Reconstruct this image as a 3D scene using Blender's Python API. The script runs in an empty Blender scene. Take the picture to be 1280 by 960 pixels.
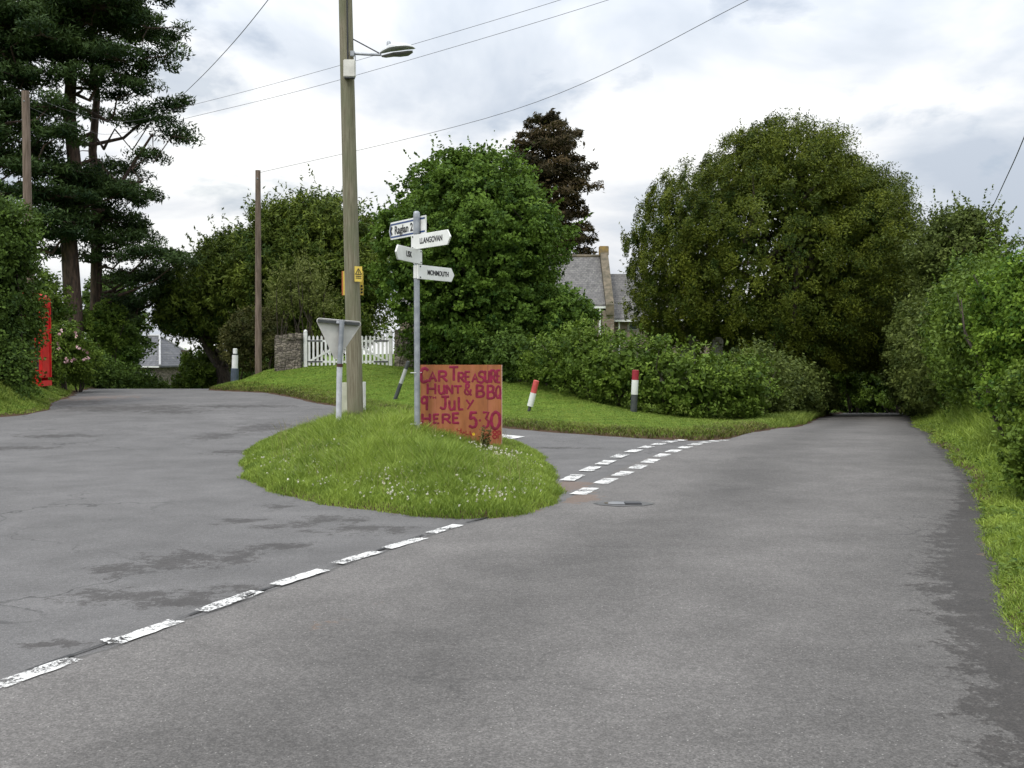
import bpy, math, random
import numpy as np
from mathutils import Vector, Matrix
R_ = math.radians
SC = bpy.context.scene
COL = SC.collection

# ------------------------------------------------------------ camera
F, PIT, EYE = 1300.0, math.atan(40/1300.0), 1.6
cd = bpy.data.cameras.new('camera'); cam = bpy.data.objects.new('camera', cd); COL.objects.link(cam)
cd.sensor_width = 36; cd.lens = 36*F/1280; cd.clip_start = 0.05; cd.clip_end = 6000
cam.location = (0, 0, EYE); cam.rotation_euler = (math.pi/2-PIT, 0, 0)
SC.camera = cam

# ------------------------------------------------------------ world: real sky and broken cloud
SUN_EL, SUN_AZ = 52, 215      # azimuth measured clockwise from +Y
W = bpy.data.worlds.new('World'); SC.world = W; W.use_nodes = True
nt = W.node_tree; nt.nodes.clear()
def N(t, typ, **kw):
    n = t.nodes.new(typ)
    for k, v in kw.items(): setattr(n, k, v)
    return n
def ramp(t, stops, src=None):
    r = t.nodes.new('ShaderNodeValToRGB'); e = r.color_ramp.elements
    while len(e) < len(stops): e.new(0.5)
    for i, (p, c) in enumerate(stops):
        e[i].position = p; e[i].color = (c[0], c[1], c[2], 1) if hasattr(c, '__len__') else (c, c, c, 1)
    if src is not None: t.links.new(src, r.inputs[0])
    return r
sky = N(nt, 'ShaderNodeTexSky', sky_type='NISHITA', sun_disc=False, sun_elevation=R_(SUN_EL), sun_rotation=R_(SUN_AZ), altitude=100, air_density=1.0, dust_density=2.0)
tc = N(nt, 'ShaderNodeTexCoord'); sep = N(nt, 'ShaderNodeSeparateXYZ'); nt.links.new(tc.outputs['Generated'], sep.inputs[0])
def M(t, op, a, b=None, c=None):
    n = t.nodes.new('ShaderNodeMath'); n.operation = op
    for i, v in enumerate((a, b, c)):
        if v is None: continue
        if hasattr(v, 'is_linked') or hasattr(v, 'links'): t.links.new(v, n.inputs[i])
        else: n.inputs[i].default_value = v
    return n.outputs[0]
zc = M(nt, 'ADD', M(nt, 'MAXIMUM', sep.outputs[2], 0.0), 0.30)
cx = M(nt, 'DIVIDE', sep.outputs[0], zc); cy = M(nt, 'DIVIDE', sep.outputs[1], zc)
cmb = N(nt, 'ShaderNodeCombineXYZ'); nt.links.new(cx, cmb.inputs[0]); nt.links.new(cy, cmb.inputs[1])
def wnoise(scale, det, off, dist=0.0, rough=.55):
    mp = N(nt, 'ShaderNodeMapping'); mp.inputs['Location'].default_value = off; nt.links.new(cmb.outputs[0], mp.inputs[0])
    n = N(nt, 'ShaderNodeTexNoise'); n.inputs['Scale'].default_value = scale; n.inputs['Detail'].default_value = det
    n.inputs['Roughness'].default_value = rough; n.inputs['Distortion'].default_value = dist
    nt.links.new(mp.outputs[0], n.inputs[0]); return n.outputs[0]
n1 = wnoise(1.5, 6, (3.1, 1.7, 0), .35)
n2 = wnoise(3.2, 8, (8.3, 4.2, 2), .2)
def sky_patch(px, py, k):
    d = Vector(((px-640)/F, 1.0, -(py-440)/F)).normalized()
    v = N(nt, 'ShaderNodeVectorMath', operation='DOT_PRODUCT'); nrm = N(nt, 'ShaderNodeVectorMath', operation='NORMALIZE')
    nt.links.new(tc.outputs['Generated'], nrm.inputs[0]); nt.links.new(nrm.outputs[0], v.inputs[0]); v.inputs[1].default_value = d
    return M(nt, 'EXPONENT', M(nt, 'MULTIPLY', M(nt, 'SUBTRACT', v.outputs['Value'], 1.0), k))
for (px_, py_, k_, amt) in [(1200, 95, 60, -.15), (820, 40, 160, -.09), (640, 175, 120, -.06), (900, 110, 120, .10), (330, 250, 60, .08)]:
    n1 = M(nt, 'ADD', n1, M(nt, 'MULTIPLY', sky_patch(px_, py_, k_), amt))
n2 = M(nt, 'ADD', M(nt, 'MULTIPLY', M(nt, 'SUBTRACT', n2, .5), 2.6), .66)
for (px_, py_, k_, amt) in [(270, 85, 350, -.30), (60, 30, 300, -.16)]:
    n2 = M(nt, 'ADD', n2, M(nt, 'MULTIPLY', sky_patch(px_, py_, k_), amt))
grey = ramp(nt, [(.35, (5.8, 6.45, 7.4)), (.445, (7.4, 7.9, 8.6)), (.525, (9.3, 9.5, 9.8)), (.61, (11.0, 11.1, 11.0))], n1)
cover = ramp(nt, [(.18, .50), (.46, 1.0)], n2)
mx = N(nt, 'ShaderNodeMix', data_type='RGBA'); nt.links.new(cover.outputs[0], mx.inputs[0])
nt.links.new(sky.outputs[0], mx.inputs[6]); nt.links.new(grey.outputs[0], mx.inputs[7])
# an overcast sky is brighter overhead than near the horizon
zb = M(nt, 'ADD', M(nt, 'MULTIPLY', M(nt, 'POWER', M(nt, 'MAXIMUM', sep.outputs[2], 0.0), 1.5), 1.9), .92)
vm = N(nt, 'ShaderNodeVectorMath', operation='SCALE'); nt.links.new(mx.outputs[2], vm.inputs[0]); nt.links.new(zb, vm.inputs['Scale'])
bg = N(nt, 'ShaderNodeBackground'); bg.inputs[1].default_value = 0.088
ow = N(nt, 'ShaderNodeOutputWorld'); nt.links.new(vm.outputs[0], bg.inputs[0]); nt.links.new(bg.outputs[0], ow.inputs[0])

sd = bpy.data.lights.new('sun', 'SUN'); sd.energy = 1.5; sd.angle = R_(12); sd.color = (1, .95, .86)
so = bpy.data.objects.new('sun', sd); COL.objects.link(so)
sdir = Vector((math.sin(R_(SUN_AZ))*math.cos(R_(SUN_EL)), math.cos(R_(SUN_AZ))*math.cos(R_(SUN_EL)), math.sin(R_(SUN_EL))))
so.rotation_euler = sdir.to_track_quat('Z', 'Y').to_euler(); so.location = (0, -20, 40)
V = SC.view_settings; V.view_transform = 'Standard'; V.look = 'None'; V.exposure = 0.14; V.gamma = 1; V.use_curve_mapping = False
SC.render.engine = 'CYCLES'
SC.cycles.max_bounces = 5; SC.cycles.diffuse_bounces = 3; SC.cycles.glossy_bounces = 2; SC.cycles.transmission_bounces = 3
SC.cycles.transparent_max_bounces = 4; SC.cycles.caustics_reflective = False; SC.cycles.caustics_refractive = False

# ------------------------------------------------------------ the lie of the land
def ss(a, b, v):
    t = np.clip((np.asarray(v, float)-a)/(b-a), 0, 1); return t*t*(3-2*t)
def road_z(x, y):
    x = np.asarray(x, float); y = np.asarray(y, float)
    s = ss(-6, 7, x)
    A = .25*ss(16, 35, y) - .09*np.maximum(y-38, 0)*ss(36, 44, y)
    A = np.maximum(A, -3.2)
    B = -.043*np.clip(y-19, 0, 31)*ss(17, 27, y) - .075*np.maximum(y-50, 0)
    B = np.maximum(B, -6.5)
    return A*(1-s)+B*s
def smooth_poly(pts, n=6):
    P = np.array(pts, float); out = []; m = len(P)
    for i in range(m):
        p0, p1, p2, p3 = P[(i-1) % m], P[i], P[(i+1) % m], P[(i+2) % m]
        for k in range(n):
            t = k/n; out.append(.5*((2*p1)+(-p0+p2)*t+(2*p0-5*p1+4*p2-p3)*t*t+(-p0+3*p1-3*p2+p3)*t**3))
    return np.array(out)
ISLAND = smooth_poly([(-3.95,15.4),(-3.35,13.2),(-2.4,11.4),(-1.4,10.45),(-.6,10.0),(-.1,10.0),(.3,10.6),(.5,11.6),(.52,13.2),(.42,15.2),(.2,17.3),(-.5,19.3),(-1.8,20.6),(-3.2,21.2),(-4.2,20.0),(-4.3,17.6)], 5)
NBANK = np.array([(-60,72),(-30,72),(-15.5,70),(-14,56),(-12.6,45),(-11.2,39),(-10.7,36.8),(-9.8,35.9),(-8.1,34.4),(-6.4,31),(-5.5,29),(-4.3,27.2),(-2.4,25.0),(0,21.6),(.94,20.5),(2.35,19.2),(3.3,18.7),(3.9,19.0),(5.4,22),(8.2,29),(11.2,38),(15.2,48),(19.5,60),(27,76),(60,120),(60,400),(-60,400)], float)
LBANK = np.array([(-60,18),(-15,21),(-12.2,23.2),(-11.6,24.6),(-11.7,26.2),(-12.7,28.6),(-13.7,32.2),(-15.0,35.5),(-17,45),(-18.5,56),(-19.5,65),(-60,66)], float)
RBANK = np.array([(-3.5,-12),(-1,-5),(.95,0),(2.1,3.3),(3.2,6.7),(4.0,8.7),(5.0,11),(5.75,13),(6.25,14.4),(7.4,18),(8.6,21.5),(10.4,26.7),(14.3,37),(18.9,49),(23.3,60),(31,75),(66,120),(120,120),(120,-12)], float)
SBANK = np.array([(-60,-40),(60,-40),(60,-11),(-60,-11)], float)
def sdist(poly, x, y):
    x = np.asarray(x, float).ravel(); y = np.asarray(y, float).ravel()
    d = np.full(x.shape, 1e9); ins = np.zeros(x.shape, bool); n = len(poly)
    for i in range(n):
        ax, ay = poly[i]; bx, by = poly[(i+1) % n]; ex, ey = bx-ax, by-ay
        t = np.clip(((x-ax)*ex+(y-ay)*ey)/(ex*ex+ey*ey+1e-12), 0, 1)
        d = np.minimum(d, np.hypot(x-ax-t*ex, y-ay-t*ey))
        c = ((ay > y) != (by > y))
        with np.errstate(divide='ignore', invalid='ignore'):
            ins ^= c & (x < (bx-ax)*(y-ay)/(by-ay+1e-30)+ax)
    return np.where(ins, d, -d)
def wob(x, y):
    return .5*(np.sin(x*2.1+y*1.3)+np.sin(x*-3.7+y*2.9+1)+.7*np.sin(x*6.3+y*5.1)+.5*np.sin(x*-11+y*9.7))/2
def ground_z(x, y, full=False):
    sh = np.shape(x); x = np.asarray(x, float).ravel(); y = np.asarray(y, float).ravel()
    r = road_z(x, y); wb = wob(x, y)
    di = sdist(ISLAND, x, y)+.11*wb; dn = sdist(NBANK, x, y)+.09*wb; dl = sdist(LBANK, x, y)+.1*wb; dr = sdist(RBANK, x, y)+.09*wb; ds = sdist(SBANK, x, y)
    edge = lambda d, h=.07: -.06+(.06+h)*ss(-.25, .22, d)
    zi = r+edge(di)+(.30+.12*ss(-1.5, -3.2, x))*ss(.0, 2.6, di)*ss(9.0, 15.0, y+.3*x)**.6
    Wd = np.interp(x, [-14,-9.5,-6.5,0,4,12], [1.9,2.3,5.8,15,17,8])
    lev = np.interp(x, [-11,-9.8,-8.6,-7.2,-6], [.80,.92,1.08,1.25,1.5])-4.2*ss(46, 66, y)*(1-ss(-17, -10, x))
    g = ss(0, 1, np.maximum(dn-.1, 0)/Wd)*(dn > 0)
    zn = (r+edge(dn, .09))*(1-g)+lev*g
    zl = r+edge(dl)+.75*ss(.0, 1.6, dl)
    zr = r+edge(dr, .06)+1.25*ss(.25, 2.9, dr)
    zs = r+edge(ds)
    base = r-.06
    z = np.maximum.reduce([zi, zn*(dn > -.3)+base*(dn <= -.3), zl, zr, zs])
    far = ss(90, 200, np.hypot(x, y-20)); z = z*(1-far)+(-8.0)*far
    z = z+.02*wb*(np.maximum.reduce([di, dn, dl, dr]) > .3)
    if full: return z.reshape(sh), di.reshape(sh), dn.reshape(sh), dl.reshape(sh), dr.reshape(sh)
    return z.reshape(sh)
def gz(x, y): return float(ground_z(np.array([x]), np.array([y]))[0])
def rz(x, y): return float(road_z(x, y))
CP, SP = math.cos(PIT), math.sin(PIT)
def ray(px, py):
    a = (px-640)/F; b = -(py-480)/F
    return Vector((a, CP+b*SP, -SP+b*CP))
def at(px, py, D):
    d = ray(px, py); return Vector((0, 0, EYE))+d*(D/d.y)
def on(px, py, fn=rz, ymax=75):
    d = ray(px, py); Y = 3.0; prev = 3.0
    while Y < ymax:
        p = Vector((0, 0, EYE))+d*(Y/d.y)
        if p.z < fn(p.x, p.y):
            lo, hi = prev, Y
            for _ in range(14):
                mid = (lo+hi)/2; q = Vector((0, 0, EYE))+d*(mid/d.y)
                if q.z < fn(q.x, q.y): hi = mid
                else: lo = mid
            q = Vector((0, 0, EYE))+d*(hi/d.y); return Vector((q.x, q.y, fn(q.x, q.y)))
        prev = Y; Y += .25
    p = Vector((0, 0, EYE))+d*(ymax/d.y); return Vector((p.x, p.y, fn(p.x, p.y)))

# ------------------------------------------------------------ materials
def new_mat(name):
    m = bpy.data.materials.new(name); m.use_nodes = True; t = m.node_tree
    return m, t, t.nodes['Principled BSDF']
def tnoise(t, scale, det=4, rough=.55, vec=None, dist=0.0, stretch=None):
    n = t.nodes.new('ShaderNodeTexNoise'); n.inputs['Scale'].default_value = scale; n.inputs['Detail'].default_value = det
    n.inputs['Roughness'].default_value = rough; n.inputs['Distortion'].default_value = dist
    if vec is None:
        c = t.nodes.new('ShaderNodeTexCoord'); vec = c.outputs['Object']
    if stretch:
        mp = t.nodes.new('ShaderNodeMapping'); mp.inputs['Scale'].default_value = stretch; t.links.new(vec, mp.inputs[0]); vec = mp.outputs[0]
    t.links.new(vec, n.inputs[0]); return n.outputs[0]
def tmix(t, f, a, b, mode='MIX'):
    m = t.nodes.new('ShaderNodeMix'); m.data_type = 'RGBA'; m.blend_type = mode
    for i, v in ((0, f), (6, a), (7, b)):
        if hasattr(v, 'links'): t.links.new(v, m.inputs[i])
        elif i == 0: m.inputs[0].default_value = v
        else: m.inputs[i].default_value = (v[0], v[1], v[2], 1)
    return m.outputs[2]
def bump(t, b, h, s=.3, d=.02):
    n = t.nodes.new('ShaderNodeBump'); n.inputs['Strength'].default_value = s; n.inputs['Distance'].default_value = d
    t.links.new(h, n.inputs['Height']); t.links.new(n.outputs[0], b.inputs['Normal'])
def attr(t, name):
    a = t.nodes.new('ShaderNodeAttribute'); a.attribute_name = name; return a.outputs['Fac']
def simple(name, c1, c2=None, scale=6, rough=.6, metal=0, bs=.0, bsc=60, stretch=None, spec=.4, lo=.4, hi=.62):
    m, t, b = new_mat(name); c2 = c2 or tuple(v*.8 for v in c1)
    r = ramp(t, [(lo, c2), (hi, c1)], tnoise(t, scale, 5, stretch=stretch)); t.links.new(r.outputs[0], b.inputs['Base Color'])
    b.inputs['Roughness'].default_value = rough; b.inputs['Metallic'].default_value = metal; b.inputs['Specular IOR Level'].default_value = spec
    if bs: bump(t, b, tnoise(t, bsc, 3, stretch=stretch), bs, .01)
    return m
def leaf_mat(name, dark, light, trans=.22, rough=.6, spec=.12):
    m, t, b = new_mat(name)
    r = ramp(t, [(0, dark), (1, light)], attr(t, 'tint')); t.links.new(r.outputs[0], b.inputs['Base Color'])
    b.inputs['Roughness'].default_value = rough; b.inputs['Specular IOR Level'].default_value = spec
    tr = t.nodes.new('ShaderNodeBsdfTranslucent'); t.links.new(tmix(t, .3, r.outputs[0], (.16, .22, .02)), tr.inputs[0])
    mi = t.nodes.new('ShaderNodeMixShader'); mi.inputs[0].default_value = trans
    t.links.new(b.outputs[0], mi.inputs[1]); t.links.new(tr.outputs[0], mi.inputs[2])
    t.links.new(mi.outputs[0], t.nodes['Material Output'].inputs[0]); return m

def road_mat(name, base, chip, kind):
    m, t, b = new_mat(name)
    fine = tnoise(t, 95, 3, .7); mid = tnoise(t, 28, 4, .7); big = tnoise(t, .55, 5, .6); blot = tnoise(t, 2.2, 5, .65)
    c = ramp(t, [(.30, tuple(v*(.42 if kind == 'main' else .52) for v in base)), (.5, base), (.70, tuple(v*(1.6 if kind == 'main' else 1.45) for v in base))], fine).outputs[0]
    c = tmix(t, M(t, 'MULTIPLY', ramp(t, [(.44, 0.0), (.62, 1.0)], mid).outputs[0], .55), c, tuple(v*.62 for v in base))
    c = tmix(t, 1.0, c, ramp(t, [(.3, .84), (.7, 1.13)], big).outputs[0], 'MULTIPLY')
    c = tmix(t, 1.0, c, ramp(t, [(.3, .93), (.7, 1.06)], blot).outputs[0], 'MULTIPLY')
    # pale stone chips
    vo = t.nodes.new('ShaderNodeTexVoronoi'); vo.inputs['Scale'].default_value = 26; tcn = t.nodes.new('ShaderNodeTexCoord'); t.links.new(tcn.outputs['Object'], vo.inputs[0])
    c = tmix(t, ramp(t, [(.07, 1.0), (.11, 0.0)], vo.outputs['Distance']).outputs[0], c, chip)
    # damp / oil stained areas with their own outline
    wn = M(t, 'ADD', M(t, 'MULTIPLY', M(t, 'SUBTRACT', tnoise(t, 4.5, 12, .80), .5), 2.2), M(t, 'ADD', .16, M(t, 'MULTIPLY', tnoise(t, 38, 3, .8), .5))); wet = attr(t, 'wet')
    wm = ramp(t, [(.90, 0.0), (1.10, 1.0)], M(t, 'ADD', wet, wn)).outputs[0]
    c = tmix(t, M(t, 'MULTIPLY', wm, (.90 if kind == 'side' else .95)), c, tmix(t, 1.0, c, (.44, .42, .41), 'MULTIPLY'))
    # traffic-polished strips and darker ones between, running with the road
    tr = attr(t, 'track'); trn = tnoise(t, 1.1, 6, .7)
    c = tmix(t, 1.0, c, ramp(t, [(.2, .80), (.5, 1.0), (.85, 1.15)], M(t, 'ADD', M(t, 'MULTIPLY', tr, .6), M(t, 'MULTIPLY', trn, .4))).outputs[0], 'MULTIPLY')
    # washed-out soil
    dm = ramp(t, [(.95, 0.0), (1.15, 1.0)], M(t, 'ADD', attr(t, 'soil'), tnoise(t, 4, 7, .65))).outputs[0]
    c = tmix(t, M(t, 'MULTIPLY', dm, .45), c, (.17, .105, .07))
    # cracks
    cr = t.nodes.new('ShaderNodeTexVoronoi'); cr.feature = 'DISTANCE_TO_EDGE'; cr.inputs['Scale'].default_value = .55
    wv = t.nodes.new('ShaderNodeVectorMath'); wv.operation = 'ADD'; t.links.new(tcn.outputs['Object'], wv.inputs[0])
    nn = t.nodes.new('ShaderNodeTexNoise'); nn.inputs['Scale'].default_value = 2.5; nn.inputs['Detail'].default_value = 6; t.links.new(tcn.outputs['Object'], nn.inputs[0])
    sc_ = t.nodes.new('ShaderNodeVectorMath'); sc_.operation = 'SCALE'; sc_.inputs['Scale'].default_value = .9; t.links.new(nn.outputs['Color'], sc_.inputs[0])
    t.links.new(sc_.outputs[0], wv.inputs[1]); t.links.new(wv.outputs[0], cr.inputs[0])
    ck = ramp(t, [(.004, 1.0), (.012, 0.0)], cr.outputs['Distance']).outputs[0]
    ck = M(t, 'MULTIPLY', ck, ramp(t, [(.5, 0.0), (.62, 1.0)], tnoise(t, .35, 3)).outputs[0])
    ck = M(t, 'MULTIPLY', ck, .6 if kind == 'side' else .35)
    ck = M(t, 'MAXIMUM', ck, attr(t, 'crack'))
    c = tmix(t, ck, c, (.02, .02, .02))
    t.links.new(c, b.inputs['Base Color'])
    b.inputs['Roughness'].default_value = .82
    t.links.new(M(t, 'SUBTRACT', .86, M(t, 'MULTIPLY', wm, .08)), b.inputs['Roughness'])
    b.inputs['Specular IOR Level'].default_value = .35
    bump(t, b, M(t, 'ADD', M(t, 'MULTIPLY', fine, .5), mid), .55, .012)
    return m
m_main = road_mat('chipped_asphalt', (.124, .117, .112), (.32, .31, .29), 'main')
m_side = road_mat('worn_smooth_asphalt', (.126, .122, .121), (.26, .26, .25), 'side')

# ------------------------------------------------------------ mesh helpers
def mesh_obj(name, verts, faces, m, parent=None, smooth=False, uni=None, attrs=None):
    me = bpy.data.meshes.new(name); v = np.asarray(verts, np.float32).reshape(-1, 3)
    if uni:
        f = np.asarray(faces, np.int32).reshape(-1, uni); n = len(f)
        me.vertices.add(len(v)); me.vertices.foreach_set('co', v.ravel())
        me.loops.add(n*uni); me.loops.foreach_set('vertex_index', f.ravel())
        me.polygons.add(n); me.polygons.foreach_set('loop_start', np.arange(0, n*uni, uni, dtype=np.int32))
        me.update(calc_edges=True)
    else:
        me.from_pydata([tuple(map(float, p)) for p in v], [], [tuple(int(i) for i in f) for f in faces]); me.update()
    me.polygons.foreach_set('use_smooth', [smooth]*len(me.polygons))
    if attrs:
        for k, (dom, arr) in attrs.items():
            a = me.attributes.new(k, 'FLOAT', dom); a.data.foreach_set('value', np.asarray(arr, np.float32).ravel())
    me.materials.append(m)
    o = bpy.data.objects.new(name, me); COL.objects.link(o)
    if parent: o.parent = parent
    return o
def tag(o, label=None, cat=None, group=None, kind=None):
    if label: o['label'] = label
    if cat: o['category'] = cat
    if group: o['group'] = group
    if kind: o['kind'] = kind
    return o
def thing(name, label, cat, loc=(0, 0, 0), rot=0, group=None):
    o = bpy.data.objects.new(name, None); COL.objects.link(o); o.location = loc
    o.rotation_euler = (0, 0, rot) if not hasattr(rot, '__len__') else rot
    o.empty_display_size = .2
    return tag(o, label, cat, group)
class MB:
    def __init__(s): s.v = []; s.f = []
    def box(s, c, d, rz_=0, mat=None, bev=0):
        hx, hy, hz = d[0]/2, d[1]/2, d[2]/2; n = len(s.v)
        mt = mat or Matrix.Rotation(rz_, 3, 'Z'); c = Vector(c)
        for z in (-1, 1):
            for x, y in ((-1,-1),(1,-1),(1,1),(-1,1)): s.v.append(c+mt @ Vector((x*hx, y*hy, z*hz)))
        s.f += [(n+3,n+2,n+1,n),(n+4,n+5,n+6,n+7),(n,n+1,n+5,n+4),(n+1,n+2,n+6,n+5),(n+2,n+3,n+7,n+6),(n+3,n,n+4,n+7)]
    def tube(s, pts, rad, seg=10, cap=True, flat=None):
        pts = [Vector(p) for p in pts]; k = len(pts)
        rad = [rad]*k if not hasattr(rad, '__len__') else rad; n0 = len(s.v); up = None
        for i, p in enumerate(pts):
            a = pts[max(i-1, 0)]; b = pts[min(i+1, k-1)]; d = (b-a).normalized()
            if flat is not None: u = flat-d*flat.dot(d); u.normalize()
            elif up is None:
                u = Vector((1, 0, 0)) if abs(d.x) < .9 else Vector((0, 1, 0)); u = (u-d*u.dot(d)).normalized()
            else: u = (up-d*up.dot(d)).normalized()
            up = u; w = d.cross(u)
            for j in range(seg):
                t = 2*math.pi*j/seg
                s.v.append(p+(u*math.cos(t)*(.12 if flat is not None else 1)+w*math.sin(t))*rad[i])
        for i in range(k-1):
            for j in range(seg):
                a = n0+i*seg+j; b = n0+i*seg+(j+1) % seg; s.f.append((a, b, b+seg, a+seg))
        if cap:
            s.f.append(tuple(n0+j for j in reversed(range(seg)))); s.f.append(tuple(n0+(k-1)*seg+j for j in range(seg)))
    def prism(s, poly, y0, y1, ax='y'):
        n = len(s.v); k = len(poly)
        for yy in (y0, y1):
            for a, b in poly: s.v.append(Vector((a, yy, b)) if ax == 'y' else (Vector((a, b, yy)) if ax == 'z' else Vector((yy, a, b))))
        s.f.append(tuple(range(n, n+k))); s.f.append(tuple(range(n+2*k-1, n+k-1, -1)))
        for i in range(k):
            j = (i+1) % k; s.f.append((n+i, n+k+i, n+k+j, n+j))
    def quad(s, *p):
        n = len(s.v); s.v += [Vector(q) for q in p]; s.f.append(tuple(range(n, n+len(p))))
    def build(s, name, m, parent=None, smooth=False, bevel=0, label=None):
        me = bpy.data.meshes.new(name); me.from_pydata([tuple(v) for v in s.v], [], s.f); me.validate(); me.update()
        import bmesh
        bm = bmesh.new(); bm.from_mesh(me); bmesh.ops.recalc_face_normals(bm, faces=bm.faces)
        if bevel: bmesh.ops.bevel(bm, geom=[e for e in bm.edges if len(e.link_faces) == 2 and e.calc_face_angle(0) > .6], offset=bevel, segments=2, affect='EDGES')
        bm.to_mesh(me); bm.free()
        if smooth:
            me.polygons.foreach_set('use_smooth', [True]*len(me.polygons))
            try: me.set_sharp_from_angle(angle=R_(40))
            except Exception: pass
        me.materials.append(m); o = bpy.data.objects.new(name, me); COL.objects.link(o)
        if parent: o.parent = parent
        if label: o['label'] = label
        return o
def text_mesh(name, s, size, m, parent, loc, rot, align='CENTER', ext=.0015, sx=1.0, bold=.0):
    c = bpy.data.curves.new(name, 'FONT'); c.body = s; c.size = size; c.align_x = align; c.align_y = 'CENTER'; c.extrude = ext; c.offset = bold
    t = bpy.data.objects.new(name+'_tmp', c); COL.objects.link(t); bpy.context.view_layer.update()
    me = bpy.data.meshes.new_from_object(t.evaluated_get(bpy.context.evaluated_depsgraph_get())); bpy.data.objects.remove(t)
    me.name = name; me.materials.clear(); me.materials.append(m)
    o = bpy.data.objects.new(name, me); COL.objects.link(o); o.parent = parent; o.location = loc; o.rotation_euler = rot; o.scale = (sx, 1, 1)
    return o

# ------------------------------------------------------------ ground: one sheet to the horizon
def axis(parts):
    out = []
    for a, b, st in parts: out += list(np.arange(a, b, st))
    return np.array(out+[parts[-1][1]])
gx = axis([(-3000,-400,400),(-400,-100,50),(-100,-30,7),(-30,-13,.5),(-13,9,.16),(9,24,.4),(24,60,4),(60,400,40),(400,3000,400)])
gy = axis([(-3000,-200,400),(-200,-20,20),(-20,4,1.5),(4,24,.16),(24,52,.4),(52,90,2),(90,400,30),(400,4000,400)])
GX, GY = np.meshgrid(gx, gy); GZ, DI, DN, DL, DR = ground_z(GX, GY, True)
nx, ny = len(gx), len(gy); idx = np.arange(nx*ny).reshape(ny, nx)
faces = np.stack([idx[:-1,:-1], idx[:-1,1:], idx[1:,1:], idx[1:,:-1]], -1).reshape(-1, 4)
m_ground, t, b = new_mat('turf_and_soil')
big = tnoise(t, .8, 5); med = tnoise(t, 7, 5, .65); fin = tnoise(t, 55, 4, .7)
c = ramp(t, [(.3, (.060, .110, .014)), (.5, (.11, .185, .022)), (.7, (.17, .22, .036))], med).outputs[0]
c = tmix(t, 1.0, c, ramp(t, [(.3, .75), (.7, 1.2)], big).outputs[0], 'MULTIPLY')
c = tmix(t, 1.0, c, ramp(t, [(.3, .55), (.7, 1.35)], fin).outputs[0], 'MULTIPLY')
em = ramp(t, [(.5, 1.0), (.62, 0.0)], M(t, 'ADD', attr(t, 'inside'), M(t, 'MULTIPLY', med, .5))).outputs[0]
c = tmix(t, em, c, tmix(t, fin, (.045, .03, .018), (.11, .07, .045)))
t.links.new(c, b.inputs['Base Color']); b.inputs['Roughness'].default_value = .9; b.inputs['Specular IOR Level'].default_value = .1
bump(t, b, fin, .8, .03)
inside = np.clip(np.maximum.reduce([DI, DN, DL, DR])/.5, 0, 1)+ (np.hypot(GX, GY) > 90)
g = mesh_obj('ground', np.stack([GX, GY, GZ], -1), faces, m_ground, uni=4, smooth=True, attrs={'inside': ('POINT', inside)}); tag(g, kind='structure')

# ------------------------------------------------------------ roads
def blob(x, y, px, py, rx, ry, ang=0):
    p = on(px, py); ca, sa = math.cos(ang), math.sin(ang); dx, dy = x-p.x, y-p.y
    u = (dx*ca+dy*sa)/rx; v = (-dx*sa+dy*ca)/ry; return np.exp(-(u*u+v*v))
SEAM = [(-5.6,-2.0),(-2.60,4.75),(-.62,9.38),(-.1,10.2),(.45,10.95),(.72,11.75),(1.05,13.0),(1.35,14.0),(1.95,15.6),(2.55,17.0),(3.25,18.25),(4.1,19.3)]
def dist_line(pts, x, y):
    d = np.full(np.shape(x), 1e9)
    for (ax, ay), (bx, by) in zip(pts[:-1], pts[1:]):
        ex, ey = bx-ax, by-ay; tt = np.clip(((x-ax)*ex+(y-ay)*ey)/(ex*ex+ey*ey), 0, 1)
        d = np.minimum(d, np.hypot(x-ax-tt*ex, y-ay-tt*ey))
    return d
sx = axis([(-45,-16,1.0),(-16,4.6,.14)]); sy = axis([(-11.5,3,1),(3,30,.14),(30,50,.3),(50,72,1.5)])
SX, SY = np.meshgrid(sx, sy); SZ = road_z(SX, SY)
wet = np.zeros_like(SX)
for a in [(343,634,.26,.42),(300,652,.4,.3),(355,657,.4,.3),(410,650,.6,.4),(455,662,.7,.4),(350,683,.4,.35),(290,697,.34,.6),(215,700,.55,.6),(150,712,.35,.5),(150,745,.6,.38),(235,750,.7,.34),(300,737,.5,.25),(95,745,.3,.2),(60,805,.3,.15),
          (160,510,3.2,2.2),(90,503,2.2,2.0),(215,515,1.5,1.0),(300,508,2.6,1.0),(330,535,1.0,2.0),(290,565,.7,.8),(270,545,.7,1.2),(70,545,1.4,.6),(20,560,1.2,.6),(700,560,1.2,.3),(620,560,1.2,.4)]:
    wet = np.maximum(wet, .68*blob(SX, SY, *a))
wet = np.maximum(wet, .40*np.exp(-(dist_line(SEAM, SX, SY)/.16)**2)*(SY < 10.5))
wet = np.maximum(wet, .42*np.exp(-((-sdist(ISLAND, SX, SY).reshape(SX.shape))/.35)**2))
nb = sdist(NBANK, SX, SY).reshape(SX.shape); wet = np.maximum(wet, .36*np.exp(-(nb/.4)**2))
soil = np.maximum(.62*blob(SX, SY, 700, 606, .75, .9), .5*blob(SX, SY, 130, 497, 2.5, 3)); soil = np.maximum(soil, .45*np.exp(-(sdist(ISLAND, SX, SY).reshape(SX.shape)/.16)**2))
ins_island = sdist(ISLAND, SX, SY).reshape(SX.shape) > .8
n1_, n2_ = len(sx), len(sy); idx = np.arange(n1_*n2_).reshape(n2_, n1_)
faces = np.stack([idx[:-1,:-1], idx[:-1,1:], idx[1:,1:], idx[1:,:-1]], -1).reshape(-1, 4)
keep = ~(ins_island[:-1,:-1].ravel()); faces = faces[keep]
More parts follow.
